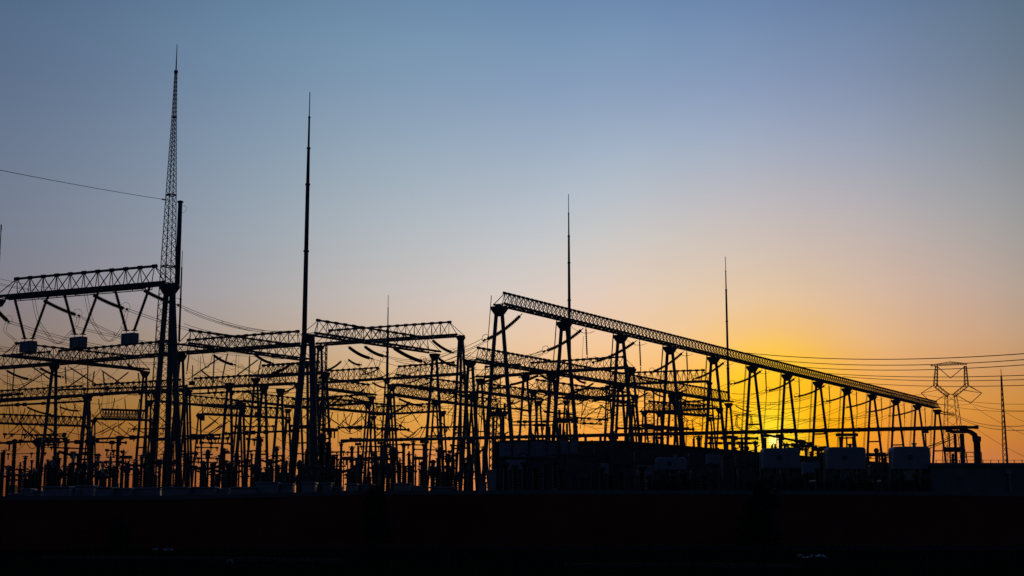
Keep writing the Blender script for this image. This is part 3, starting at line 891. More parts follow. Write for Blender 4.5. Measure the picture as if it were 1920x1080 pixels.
for i, (x, u) in enumerate(XI):
    y = (680 if x < 900 else 705) + u * 70
    Y = rx.uniform(215, 280)
    sg = rx.choice([-1, 1])
    string(PY(x, y, Y), PY(x + sg * rx.uniform(18, 42), y + rx.uniform(8, 20), Y), 'small insulator string among middle-distance girders, %s from the left' % ORD[i], 'small strings among middle girders', 0.16, 0.3, False)
XS = sorted((rx.uniform(-5, 820), rx.uniform(800, 880)) for _ in range(50))
for i, (x, y) in enumerate(XS):
    Y = rx.uniform(115, 180)
    p, q = PY(x, y, Y), PY(x + rx.uniform(25, 80), y + rx.uniform(-14, 14), Y)
    tag(MB().path(sagpts(p, q, rx.uniform(.2, .9), 10), 0.03, 4).build('lead', ALU), 'slack lead across equipment rows left of long gantry, %s from the left' % ORD[i], 'wire', 'slack leads across the equipment rows')

# ================================================================== 4. long gas-insulated duct
YA, YB = 120.0, 92.0
pa, pb_ = PY(640, 826.5, YA), PY(1813, 801.5, YB)
t = thing('gas_duct', 'long straight horizontal duct crossing the picture below the gantries', 'duct', ground_of(pb_))
dd = (pb_ - pa).normalized()
mb = MB().tube(pa, pb_, 0.135, n=12)
LL = (pb_ - pa).length
k = 1.5
while k < LL:
    c = pa + dd * k
    mb.tube(c - dd * 0.05, c + dd * 0.05, 0.165, n=12)
    k += 2.4
mb.build('pipe', PAINTD, t, True)
mb = MB().tube(pb_, pb_ + dd * 0.55, 0.1, n=10).tube(pb_ + dd * 0.5, pb_ + dd * 0.72, 0.125, n=10)
mb.build('end_nozzle', PAINTD, t)
# elbow and bushing column at the right end
Ye = YB + 0.4
pts = [PY(1800, 807, Ye), PY(1810, 807, Ye), PY(1820, 810, Ye), PY(1827, 815, Ye), PY(1830, 824, Ye)]
MB().path(pts, [0.12, 0.13, 0.15, 0.18, 0.2], 10).build('elbow', PAINTD, t, True)
el = PY(1831, 818, Ye)
mb = MB().lathe(V((el.x, Ye, 0)), [(0.24, 0), (0.24, 2.6), (0.21, 2.7), (0.21, 4.3), (0.22, 4.4), (0.22, el.z - 0.4), (0.27, el.z - 0.3), (0.29, el.z - 0.05), (0.2, el.z)], 12)
mb.build('riser', PAINTD, t, True)
# posts that carry the duct
SUP = [(1779, 3.2, 93.2, 804), (1790, 6.5, 93.0, 806), (1803, 9.5, 92.3, 806), (1735, 3, 95.0, 806), (1576, 7.5, 99, 812), (1600, 7, 99.5, 812), (1587, 3.5, 100, 812), (1434, 6, 103, 814), (1462, 6, 102.5, 814), (1361, 5, 106, 816), (1372, 4, 106, 816), (1232, 7, 109, 818), (1150, 9, 110, 818), (1050, 6, 110, 788), (1063, 5, 110, 788), (1077, 6, 110, 788), (925, 6, 112, 776), (943, 7, 112.5, 776), (886, 4, 113, 824), (796, 8, 114, 826), (716, 8, 116, 828), (672, 5, 118, 830)]
for i, (x, w, Y, y) in enumerate(sorted(SUP)):
    p = PY(x, y, Y)
    r = w * Y / F / 2
    s = thing('duct_post', 'upright post carrying the long duct, %s from the left' % ORD[i], 'post', (p.x, Y, 0), 'posts carrying the long duct')
    MB().lathe(V((p.x, Y, 0)), [(r * 1.9, 0), (r * 1.9, 0.5), (r, 0.55), (r, p.z * 0.55), (r * 0.9, p.z * 0.56), (r * 0.9, p.z - 0.25)], 10).build('shaft', STEEL, s, True)
    MB().box(V((p.x, Y, p.z - 0.12)), r * 1.5 + 0.1, 0.16, 0.1).build('saddle', STEEL, s)
# platforms across the tops of the posts by the first two columns
for i, (x0, x1, y, Y) in enumerate(((912, 953, 774, 112.2), (1042, 1084, 787, 110.0), (1772, 1800, 843, 92.6))):
    a, b = PY(x0, y, Y), PY(x1, y, Y)
    t = thing('disconnector_table', ('switch table between the legs of the first long-gantry column', 'switch table between the legs of the second long-gantry column', 'small switch table on the thin post at the right end of the duct')[i], 'switch', (a.x, Y, 0), 'switch tables on posts')
    MB().tube(a, b, 0.13, n=8).build('cross_beam', STEEL, t)
    L = (b - a).length
    for k in range(3 if i < 2 else 1):
        c = a.lerp(b, (k + .5) / (3 if i < 2 else 1))
        prof = []
        for j in range(6):
            prof += [(0.07, j * .12), (0.13, j * .12 + .05)]
        MB().lathe(c + UP * (0.1 if i < 2 else -0.9), prof, 8).build('post_insulator', PORC, t)
    mb = MB()
    if i == 0:
        mb.tube(PY(930, 768, Y), PY(968, 766, Y), 0.06, n=6).tube(PY(966, 766, Y), PY(996, 771, Y), 0.09, n=6)
    elif i == 1:
        mb.tube(PY(1023, 772, Y), PY(1080, 778, Y), 0.07, n=6).lathe(PY(1023, 772, Y) - UP * .1, [(0.05, 0), (0.14, .05), (0.14, .15), (0.05, .2)], 8)
    else:
        mb.tube(a, b, 0.16, n=8)
    mb.build('switch_arm', ALU, t)

# ================================================================== 5. switchyard equipment on stands
CNT = {}


def ribbed(z0, z1, r, pitch=0.16, core=0.74):
    n = max(4, int((z1 - z0) / pitch))
    p = []
    for i in range(n):
        a = z0 + (z1 - z0) * i / n
        b = (z1 - z0) / n
        p += [(r * core, a), (r * core, a + b * 0.25), (r, a + b * 0.5), (r * 0.95, a + b * 0.62)]
    p.append((r * core, z1))
    return p


def stand(t, c, r, zt, kind, sp):
    """splayed steel stand or concrete pole"""
    if kind == 'pole':
        MB().lathe(c, [(r * 1.25, 0), (r * 1.05, zt)], 10).build('support_pole', CONC, t, True)
    else:
        mb = MB()
        for k in range(4):
            a = PI / 4 + k * PI / 2
            d = V((math.cos(a), math.sin(a), 0))
            mb.tube(c + d * sp, c + d * (r * 0.9) + UP * zt, 0.1, n=5)
            for f in (0.25, 0.5, 0.75):
                a2 = a + PI / 2
                d2 = V((math.cos(a2), math.sin(a2), 0))
                w = sp + (r * .9 - sp) * f
                w2 = sp + (r * .9 - sp) * (f + .25)
                mb.tube(c + d * w + UP * (zt * f), c + d2 * w + UP * (zt * f), 0.06, n=4, cap=False)
                mb.tube(c + d * w + UP * (zt * f), c + d2 * w2 + UP * (zt * min(1, f + .25)), 0.05, n=4, cap=False)
        mb.box(c + UP * zt, r * 1.2, r * 1.2, 0.08)
        mb.build('support_stand', STEEL, t)


def equip(kind, px, ytop, wpx, Y, label, group):
    p = PY(px, ytop, Y)
    H = p.z
    c = V((p.x, Y, 0))
    r = wpx * Y / F / 2 * 1.15
    nm, cat = {'post': ('post_insulator_stand', 'insulator post'), 'arrester': ('surge_arrester', 'surge arrester'), 'ct': ('current_transformer', 'instrument transformer'), 'cvt': ('voltage_transformer', 'instrument transformer'), 'breaker': ('circuit_breaker', 'circuit breaker'), 'switch': ('disconnector', 'switch')}[kind]
    t = thing(nm, label, cat, c, group)
    if kind == 'post':
        zt = H * 0.5
        stand(t, c, r * 0.8, zt, 'pole' if wpx < 6 else 'frame', r * 2.0)
        MB().lathe(c, ribbed(zt, H - 0.35, r), 10).build('insulator_stack', PORC, t)
        mb = MB().lathe(c, [(r * .8, H - 0.37), (r * 1.3, H - 0.3), (r * 1.3, H - 0.2), (r * .5, H - 0.15), (r * .5, H)], 10)
        mb.tube(c + V((-r * 1.8, 0, H - 0.1)), c + V((r * 1.8, 0, H - 0.1)), 0.05, n=5)
        mb.build('terminal_cap', ALU, t)
    elif kind == 'arrester':
        zt = H * 0.42
        stand(t, c, r * 0.8, zt, 'pole', r * 1.3)
        MB().lathe(c, ribbed(zt, zt + (H - zt) * .45, r) + ribbed(zt + (H - zt) * .5, H - 0.4, r * 0.95), 10).build('insulator_stack', PORC, t)
        mb = MB().torus(c + UP * (H - 0.45), V((1, 0, 0)), V((0, 1, 0)), r * 2.3, 0.035, 18, 5)
        for k in range(3):
            a = k * 2 * PI / 3
            mb.tube(c + UP * (H - 0.1), c + V((math.cos(a), math.sin(a), 0)) * r * 2.3 + UP * (H - 0.45), 0.025, n=4)
        mb.tube(c + UP * (H - 0.4), c + UP * H, 0.06, n=6)
        mb.build('grading_ring', ALU, t)
    elif kind == 'ct':
        zt = H * 0.45
        stand(t, c, r, zt, 'frame', r * 1.7)
        MB().lathe(c, [(r * 1.15, zt), (r * 1.15, zt + .5)] + ribbed(zt + .5, H - .75, r * 0.85), 12).build('insulator_stack', PORC, t)
        mb = MB().lathe(c, [(r * .9, H - .75), (r * 1.15, H - 0.7), (r * 1.15, H - 0.25), (r * .9, H - 0.12), (r * .3, H)], 12)
        mb.tube(c + V((-r * 2.4, 0, H - 0.45)), c + V((r * 2.4, 0, H - 0.45)), 0.07, n=6)
        mb.build('head_tank', PAINTD, t)
    elif kind == 'cvt':
        zt = H * 0.42
        stand(t, c, r, zt, 'pole', r * 1.4)
        MB().box(c + UP * (zt + .35), r * 1.5, r * 1.5, .35, bev=0.06).build('base_tank', PAINTD, t)
        MB().lathe(c, ribbed(zt + .7, zt + (H - zt) * .6, r) + ribbed(zt + (H - zt) * .63, H - 0.3, r), 10).build('insulator_stack', PORC, t)
        MB().lathe(c, [(r * .7, H - .32), (r * 1.2, H - .25), (r * 1.2, H - .1), (r * .4, H)], 10).build('terminal_cap', ALU, t)
    elif kind == 'breaker':
        zt = H * 0.45
        stand(t, c, r, zt, 'frame', r * 1.8)
        MB().lathe(c, ribbed(zt, H - 0.5, r * 0.75), 10).build('support_insulator', PORC, t)
        ax = V((0.85, 0.5, 0)).normalized()
        for s in (-1, 1):
            p0 = c + UP * (H - .3) + ax * (s * r * 1.0)
            prof = [(x, z - 0.0) for x, z in ribbed(0, r * 4.5, r * 0.6)]
            MB().lathe(p0, prof, 10, (ax * s + UP * 0.25).normalized()).build('interrupter', PORC, t)
        MB().box(c + UP * (H - .3), r, r * .8, .28, bev=0.05).build('mechanism_box', PAINTD, t)
    else:
        zt = H * 0.55
        ax = V((0.9, 0.3, 0)).normalized()
        span = r * 3.2
        mbf = MB()
        for s in (-1, 1):
            b = c + ax * (s * span)
            mbf.tube(b, b + UP * zt, 0.11, n=8)
        mbf.tube(c - ax * (span * 1.15) + UP * zt, c + ax * (span * 1.15) + UP * zt, 0.1, n=6)
        mbf.tube(c - ax * span + UP * (zt * .3), c + ax * span + UP * zt, 0.04, n=4)
        mbf.build('support_frame', STEEL, t)
        for s in (-1, 0, 1):
            MB().lathe(c + ax * (s * span), ribbed(zt + .1, H - .15, r * 0.55), 8).build('post_insulator', PORC, t)
        mb = MB().tube(c - ax * (span * 1.3) + UP * (H - .05), c + ax * (span * 1.3) + UP * (H - .05), 0.065, n=6)
        for s in (-1, 0, 1):
            mb.box(c + ax * (s * span) + UP * (H - .05), .2, .14, .12)
        mb.build('switch_arm', ALU, t)
    return t


EQ = [  # kind, x, top row, width px, depth
    ('post', 8, 843, 5, 130), ('cvt', 28, 823, 8, 125), ('post', 48, 854, 5, 128), ('ct', 73, 820, 9, 122), ('arrester', 85, 868, 5, 112), ('ct', 98, 862, 10, 118), ('post', 124, 822, 7, 124), ('breaker', 138, 846, 9, 116), ('arrester', 156, 870, 7, 112),
    ('ct', 173, 816, 10, 120), ('post', 184, 852, 6, 114), ('post', 193, 866, 5, 110), ('arrester', 208, 847, 6, 116), ('cvt', 222, 817, 7, 126), ('switch', 236, 856, 3.5, 112), ('post', 266, 852, 6, 116), ('breaker', 255, 866, 8, 110), ('arrester', 309, 842, 7, 122), ('post', 322, 830, 6, 124), ('post', 352, 858, 6, 112),
    ('ct', 390, 842, 7, 120), ('cvt', 381, 864, 8, 112), ('arrester', 402, 872, 6, 110), ('post', 420, 840, 7, 118), ('ct', 444, 846, 7, 118), ('arrester', 462, 864, 9, 112), ('post', 487, 818, 8, 124), ('breaker', 508, 860, 7, 114), ('post', 519, 836, 6, 120), ('post', 548, 858, 7, 114), ('ct', 562, 862, 8, 112), ('arrester', 574, 842, 6, 118),
    ('ct', 604, 812, 12, 120), ('cvt', 615, 828, 9, 118), ('post', 625, 852, 9, 112), ('post', 640, 828, 5, 126), ('switch', 652, 858, 4, 116), ('post', 660, 836, 6, 122), ('ct', 676, 852, 10, 114), ('arrester', 694, 884, 6, 106), ('ct', 707, 866, 9, 112), ('ct', 738, 838, 13, 118), ('post', 757, 830, 6, 124), ('arrester', 750, 858, 7, 112), ('post', 775, 826, 5, 126), ('switch', 786, 858, 4, 114), ('cvt', 812, 862, 8, 112), ('post', 824, 838, 6, 120), ('ct', 840, 850, 9, 116), ('post', 856, 848, 5, 118), ('arrester', 872, 858, 6, 112), ('post', 896, 842, 8, 108), ('post', 907, 836, 6, 112),
    ('post', 1310, 816, 7, 110), ('arrester', 1345, 842, 6, 104), ('post', 1378, 838, 6, 108), ('cvt', 1400, 836, 7, 104), ('post', 1416, 826, 5, 110), ('post', 1464, 822, 6, 108), ('arrester', 1453, 832, 4, 104), ('post', 1511, 836, 6, 104), ('arrester', 1536, 838, 6, 102), ('post', 1520, 846, 4, 106), ('cvt', 1643, 840, 7, 98), ('post', 1660, 852, 4, 100), ('arrester', 1628, 846, 4, 102), ('switch', 1490, 846, 3, 106),
    # farther rows, smaller
    ('post', 60, 862, 4, 170), ('post', 112, 858, 4, 175), ('post', 146, 852, 4, 180), ('arrester', 232, 842, 4, 170), ('post', 282, 850, 4, 175), ('post', 412, 852, 4, 175), ('arrester', 436, 858, 4, 170), ('post', 472, 850, 4, 176), ('post', 530, 852, 4, 172), ('post', 586, 846, 4, 170), ('arrester', 632, 846, 4, 170), ('post', 668, 858, 4, 172), ('post', 686, 846, 4, 175), ('post', 726, 852, 4, 172), ('arrester', 766, 846, 4, 170), ('post', 800, 852, 4, 174), ('post', 830, 858, 4, 172), ('post', 884, 852, 4, 168),
    ('breaker', 40, 884, 8, 104), ('post', 16, 872, 8, 104), ('ct', 112, 878, 9, 104), ('breaker', 142, 884, 9, 102), ('ct', 190, 880, 8, 104), ('post', 240, 876, 7, 103), ('ct', 318, 872, 8, 104), ('breaker', 428, 880, 9, 102), ('ct', 480, 868, 9, 104), ('post', 500, 874, 6, 104), ('ct', 588, 872, 9, 103), ('breaker', 632, 878, 10, 102), ('post', 664, 872, 8, 104), ('ct', 728, 868, 10, 104), ('ct', 770, 872, 9, 103), ('post', 846, 876, 8, 102), ('post', 880, 872, 7, 104),
]
rx = random.Random(19)
for i in range(44):
    EQ.append((rx.choice(['post', 'ct', 'arrester', 'cvt', 'ct', 'breaker']), round(10 + i * 20.4 + rx.uniform(-8, 8), 1), rx.uniform(858, 888), rx.uniform(6.5, 9.5), rx.uniform(88, 100)))
for i in range(86):
    x = 5 + i * 10.6 + rx.uniform(-3, 3)
    far = rx.random() < 0.55
    EQ.append((rx.choice(['post', 'post', 'arrester', 'ct', 'cvt', 'post', 'breaker']), round(x, 1), rx.uniform(846, 878) if far else rx.uniform(868, 892), rx.uniform(3.2, 5) if far else rx.uniform(5.5, 8.5), rx.uniform(150, 215) if far else rx.uniform(92, 112)))
words = {'post': 'ribbed post', 'arrester': 'ring-topped arrester', 'ct': 'stout transformer post', 'cvt': 'post on square tank', 'breaker': 'T-headed breaker', 'switch': 'level-armed switch'}
zones = [(0, 150, 'at far left below the first box'), (150, 290, 'left of the heavy left column'), (290, 430, 'around the heavy left column'), (430, 600, 'left of the thick tube mast'), (600, 728, 'between thick and small tube masts'), (728, 920, 'just left of the long gantry'), (920, 1440, 'below the duct left of the sun'), (1440, 1800, 'below the duct right of the sun')]
from collections import defaultdict
cn = defaultdict(list)
def zone(x):
    return next(z for z in zones if z[0] <= x < z[1])
for e in EQ:
    cn[(e[0], zone(e[1])[2])].append(e[1])
for (kind, x, y, w, Y) in EQ:
    z = zone(x)[2]
    lst = sorted(cn[(kind, z)])
    o = ''
    if len(lst) > 1:
        o = ', %s from the left' % ORD[lst.index(x)]
    equip(kind, x, y, w, Y, '%s %s%s' % (words[kind], z, o), 'switchyard equipment on stands')
# thin leads between the equipment heads
EQL = sorted([e for e in EQ if e[4] < 128], key=lambda e: e[1])
for i in range(len(EQL) - 1):
    a, b = EQL[i], EQL[i + 1]
    if b[1] - a[1] > 60 or abs(a[2] - b[2]) > 40:
        continue
    wire(PY(a[1], a[2], a[4]), PY(b[1], b[2], b[4]), 'thin slack lead joining two equipment heads low in the yard, %s from the left' % (ORD[i] if i < 39 else str(i)), 'leads between equipment heads', 0.35, 0.025, 0, 'lead', n=8) if i < 39 else None

# ================================================================== 6. transformers, kiosks and buildings behind the wall
def transformer(x0, x1, y0, y1, Y, label, pale=True):
    a, b = PY(x0, y0, Y), PY(x1, y1, Y)
    w = (b.x - a.x) / 2
    cx = (a.x + b.x) / 2
    zt, zb = a.z, b.z
    t = thing('power_transformer', label, 'transformer', (cx, Y, 0), 'transformers with pale top tanks')
    dep = 0.75
    mb0 = MB().box(V((cx, Y, (zt + zb) / 2)), w, dep, (zt - zb) / 2, bev=0.16)
    for k in range(2):
        mb0.box(V((cx + (k * 2 - 1) * w * 0.36, Y, (zt + zb) / 2)), 0.05, dep + 0.025, (zt - zb) / 2 - 0.17)
    mb0.lathe(V((cx + w * 0.3, Y, zt - 0.02)), [(0.1, 0), (0.1, 0.16), (0.16, 0.17), (0.16, 0.24)], 8)
    mb0.path([V((cx - w * 0.95, Y - .2, zt - .3)), V((cx - w * 1.12, Y - .2, zt - .35)), V((cx - w * 1.15, Y - .2, zb - .6))], 0.05, 6)
    mb0 = mb0.build('top_tank', PAINT, t)
    mb = MB().box(V((cx - w * 0.15, Y - dep - 0.012, (zt + zb) / 2)), 0.13, 0.012, 0.13)
    mb.build('oil_gauge', PAINTD, mb0)
    mb = MB().box(V((cx, Y + 1.6, (zb - 0.7) / 2 + 0.2)), w * 1.5, 1.2, (zb - 0.9) / 2, bev=0.1)
    for k in range(5):
        mb.box(V((cx - w * 1.3 + k * w * 0.65, Y + 0.37, (zb - 0.7) / 2 + 0.2)), 0.07, 0.03, (zb - 1.0) / 2)
    mb.build('main_tank', PAINTD, t)
    for s in (-1, 1):
        mb = MB()
        for k in range(9):
            mb.box(V((cx + s * (w * 0.45 + k * 0.1), Y - 0.2, zb * 0.5)), 0.02, 0.42, zb * 0.36)
        mb.build('radiator', PAINTD, t)
        MB().box(V((cx + s * w * 0.75, Y + 0.1, (zb - 0.25) * 0.5 + zb * 0.4)), 0.06, 0.06, zb * 0.1 + 0.12).build('bracket', STEEL, t)
    for k in range(3):
        p = V((cx + (k - 1) * w * 0.9, Y + 1.8, zb - 0.8))
        MB().lathe(p, ribbed(0, 1.5, 0.13) + [(0.05, 1.5), (0.05, 1.8)], 10).build('bushing', PORC, t)
    return t


transformer(1428, 1497, 841, 878, 87, 'transformer with the pale top tank right under the setting sun')
transformer(1548, 1620, 839, 880, 85, 'transformer with the middle pale top tank right of the sun')
transformer(1670, 1740, 838, 880, 83, 'transformer with the pale top tank below the last long-gantry columns')
transformer(1229, 1286, 858, 881, 88, 'transformer with the low pale tank below the fourth long-gantry column')

# radiator banks and cabinets in the middle
KB = [(936, 958, 829, 856, 86, 'tall pale cabinet below the first long-gantry column'), (961, 990, 828, 857, 86.5, 'second pale cabinet right of the first long-gantry column'), (993, 1024, 827, 856, 87, 'third pale cabinet right of the first long-gantry column'), (1026, 1046, 829, 858, 87.2, 'narrow fourth pale cabinet right of the first long-gantry column'), (1052, 1066, 824, 851, 86, 'narrow upright cabinet left under the second long-gantry column'), (1069, 1084, 824, 851, 86, 'narrow upright cabinet right under the second long-gantry column'), (1064, 1118, 856, 884, 82, 'wide low cabinet below the second long-gantry column'), (1115, 1144, 832, 862, 84, 'cabinet left of the third long-gantry column'), (1148, 1184, 836, 872, 82, 'cabinet below the third long-gantry column'), (1356, 1372, 858, 900, 82, 'slim pale upright cabinet left of the sun')]
for i, (x0, x1, y0, y1, Y, lab) in enumerate(KB):
    a, b = PY(x0, y0, Y), PY(x1, y1, Y)
    cx, w, zt, zb = (a.x + b.x) / 2, (b.x - a.x) / 2, a.z, b.z
    t = thing('equipment_cabinet', lab, 'cabinet', (cx, Y, 0), 'cabinets on stands in the yard')
    MB().box(V((cx, Y + 0.6, (zt + zb) / 2)), w, 0.6, (zt - zb) / 2, bev=0.05).build('housing', PAINT if i < 6 else PAINTD, t)
    MB().box(V((cx, Y + 0.58, zt + 0.05)), w + 0.04, 0.66, 0.05).build('roof', PAINTD, t)
    mb = MB()
    n = max(1, int(w * 2 / 0.55))
    for k in range(n):
        mb.box(V((cx - w + (k + .5) * 2 * w / n, Y - 0.008, (zt + zb) / 2)), w / n - 0.04, 0.008, (zt - zb) / 2 - 0.08)
    dr = mb.build('door', PAINT if i < 6 else PAINTD, t)
    MB().box(V((cx - w + 1.75 * w / n, Y - 0.03, (zt + zb) / 2)), 0.02, 0.02, 0.1).build('handle', STEEL, dr)
    mb = MB()
    for s in (-1, 1):
        mb.box(V((cx + s * w * 0.8, Y + 0.6, zb / 2 - 0.02)), 0.07, 0.07, zb / 2 - 0.02)
        mb.tube(V((cx - s * w * 0.8, Y + 0.6, 0.2)), V((cx + s * w * 0.8, Y + 0.6, zb - 0.1)), 0.04, n=4)
    mb.build('stand', STEEL, t)
KB2 = [(1190, 1222, 846, 866, 90), (1292, 1318, 850, 872, 90), (1326, 1350, 852, 870, 92), (1380, 1418, 856, 874, 90), (1506, 1540, 866, 886, 92), (1632, 1662, 872, 892, 92), (1196, 1224, 872, 892, 84), (1296, 1340, 882, 900, 82), (1090, 1112, 838, 852, 90), (948, 986, 862, 880, 84), (1000, 1044, 866, 886, 84), (1124, 1142, 868, 888, 82), (1160, 1182, 880, 898, 82), (1384, 1412, 884, 904, 80)]
for i, (x0, x1, y0, y1, Y) in enumerate(sorted(KB2)):
    a, b = PY(x0, y0, Y), PY(x1, y1, Y)
    cx, w, zt, zb = (a.x + b.x) / 2, (b.x - a.x) / 2, a.z, b.z
    t = thing('valve_box', 'small dark box on legs before the low concrete wall, %s from the left' % ORD[i], 'cabinet', (cx, Y, 0), 'small boxes before the concrete wall')
    MB().box(V((cx, Y + .4, (zt + zb) / 2)), w, 0.4, (zt - zb) / 2, bev=0.06).build('housing', PAINT if i % 3 == 0 else PAINTD, t)
    mb = MB()
    for s in (-1, 1):
        mb.tube(V((cx + s * w * .8, Y + .4, 0)), V((cx + s * w * .8, Y + .4, zb)), 0.07, n=6)
    mb.build('leg', STEEL, t)
    MB().path([V((cx + w * .4, Y + .4, zt - .02)), V((cx + w * .4, Y + .4, zt + .35)), V((cx + w * .9, Y + .4, zt + .42)), V((cx + w * 1.4, Y + .4, zt + .1))], 0.05, 6).build('pipe', PAINTD, t)
tp = random.Random(8)
for i, x in enumerate((946, 972, 1001, 1030, 1038, 1058, 1076, 1098, 1126, 1150, 1176, 1201, 1226, 1252, 1276, 1301, 1333, 1364, 1392, 1418, 1448, 1478, 1512, 1544)):
    f = (x - 1160) / (1742 - 1160)
    y = 825 + max(0, f) * 49
    Y = 96 if x < 1160 else 97 + 46 * f * .8
    p = PY(x, y + 1.5, Y)
    h = tp.uniform(.3, .95)
    t = thing('roof_bushing', 'small bushing standing along the top of the low concrete wall, %s from the left' % ORD[i], 'bushing', p, 'bushings along the concrete wall top')
    MB().lathe(p, ribbed(0, h, 0.11, .12), 8).build('insulator_stack', PORC, t)
    MB().tube(p + UP * h, p + UP * (h + .15) + V((tp.uniform(-.3, .3), 0, 0)), 0.05, n=6).build('terminal', ALU, t)
# dark clutter between wall top and cabinets: valves, pipes, barrels on stands
cl = random.Random(3)
CL = [(948, 868), (966, 872), (984, 866), (1004, 874), (1022, 868), (1040, 862), (1052, 876), (1090, 890), (1112, 884), (1128, 876), (1146, 888), (1166, 880), (1186, 886), (1204, 874), (1218, 890), (1244, 886), (1262, 888), (1282, 884), (1302, 876), (1320, 888), (1338, 880), (1388, 878), (1404, 886), (1448, 888), (1470, 884), (1512, 886), (1532, 878), (1566, 888), (1590, 890), (1610, 886), (1640, 878), (1656, 888), (1690, 890), (1716, 886), (1730, 892)]
for i, (x, y) in enumerate(CL):
    Y = 79 + cl.uniform(-1.5, 2)
    p = PY(x, y, Y)
    r = cl.uniform(0.09, 0.2)
    c = V((p.x, Y, 0))
    t = thing('bushing_stand', 'short dark bushing stand close behind the brick wall, %s from the first cabinet' % ORD[i], 'bushing', c, 'short bushing stands behind the wall')
    zt = p.z * cl.uniform(.45, .7)
    MB().lathe(c, [(r * 1.2, 0), (r, zt)], 8).build('support_pole', CONC if i % 3 else STEEL, t, True)
    MB().lathe(c, ribbed(zt, p.z - .15, r), 8).build('insulator_stack', PORC, t)
    MB().box(c + UP * (p.z - .08), r * 1.3, r * 1.3, .08, bev=0.03).build('terminal_cap', PAINTD, t)

# fire walls
fw = PZ(1160, 824, 6.67)
fl = PZ(930, 827, 6.67)
fr = PZ(1742, 873, 6.67)
def slab(name, label, cat, a, b, z, th, m=DCONC, cap=True):
    d = (b - a)
    d.z = 0
    L = d.length
    d.normalize()
    n = UP.cross(d)
    c = (ground_of(a) + ground_of(b)) / 2
    t = thing(name, label, cat, c)
    mb = MB().box(c + UP * (z / 2), L / 2, th / 2, z / 2, d, n)
    mb.build('panel', m, t)
    mb = MB()
    k = int(L / 4) + 1
    for i in range(k + 1):
        mb.box(ground_of(a).lerp(ground_of(b), i / k) + UP * (z / 2 - 0.1), 0.16, th / 2 + 0.07, z / 2 - 0.1, d, n)
    mb.build('pier', m, t)
    if cap:
        MB().box(c + UP * (z + 0.062), L / 2 + 0.1, th / 2 + 0.1, 0.06, d, n).build('coping', m, t)
    return t
slab('fire_wall', 'long low concrete wall receding right behind the cabinets and tanks', 'wall', fw, fr, 6.47, 0.35)
slab('fire_wall', 'short concrete wall behind the pale cabinets under the first two long-gantry columns', 'wall', fl, fw + (fl - fw).normalized() * 0.6, 6.47, 0.35)

# building at the right edge
ra, rb_ = PY(1746, 868, 82), PY(2080, 868, 82)
hz = ra.z
t = thing('utility_building', 'plain flat-roofed building at the right edge behind the brick wall', 'building', ((ra.x + rb_.x) / 2, 85, 0))
cx = (ra.x + rb_.x) / 2
MB().box(V((cx, 85, hz / 2 - 0.1)), (rb_.x - ra.x) / 2, 3, hz / 2 - 0.1).build('wall', CONC, t)
MB().box(V((cx, 85, hz - 0.098)), (rb_.x - ra.x) / 2 + 0.12, 3.12, 0.1).build('roof', CONC, t)
dp = PY(1893, 885, 81.86)
mb = MB().tube(V((dp.x, 81.88, 0.2)), V((dp.x, 81.88, dp.z)), 0.08, n=8).box(V((dp.x - 0.03, 81.86, dp.z)), 0.16, 0.1, 0.12)
mb.build('drainpipe', PALE, t)
for k in range(2):
    x = ra.x + 2.2 + k * 2.9
    f = MB().box(V((x, 81.985, 1.55)), 0.55, 0.03, 0.5).build('window', PAINTD, t)
# low yard fence behind it
p, q = PY(1755, 862, 104), PY(1960, 860, 104)
t = thing('yard_fence', 'thin wire fence with posts above the building roof at the right edge', 'fence', ground_of(p))
n = 14
for k in range(n + 1):
    c = ground_of(p).lerp(ground_of(q), k / n)
    MB().tube(c, c + UP * p.z, 0.03, n=6).build('post', STEEL, t)
mb = MB()
for k in range(8):
    z = p.z * (0.3 + 0.7 * k / 7) - 0.03
    mb.tube(ground_of(p) + UP * z, ground_of(q) + UP * z, 0.018, n=4)
mb.build('wire', STEEL, t)
# little rail frame by the elbow column
t = thing('guard_rail', 'small square guard rail frame between duct elbow and bare tree', 'railing', PY(1838, 866, 98))
mb = MB()
for x in (1812, 1826, 1840):
    mb.tube(PY(x, 848, 98), ground_of(PY(x, 848, 98)), 0.03, n=5)
mb.tube(PY(1812, 848, 98), PY(1840, 848, 98), 0.03, n=5).tube(PY(1812, 856, 98), PY(1840, 856, 98), 0.02, n=5)
mb.build('rail', STEEL, t)

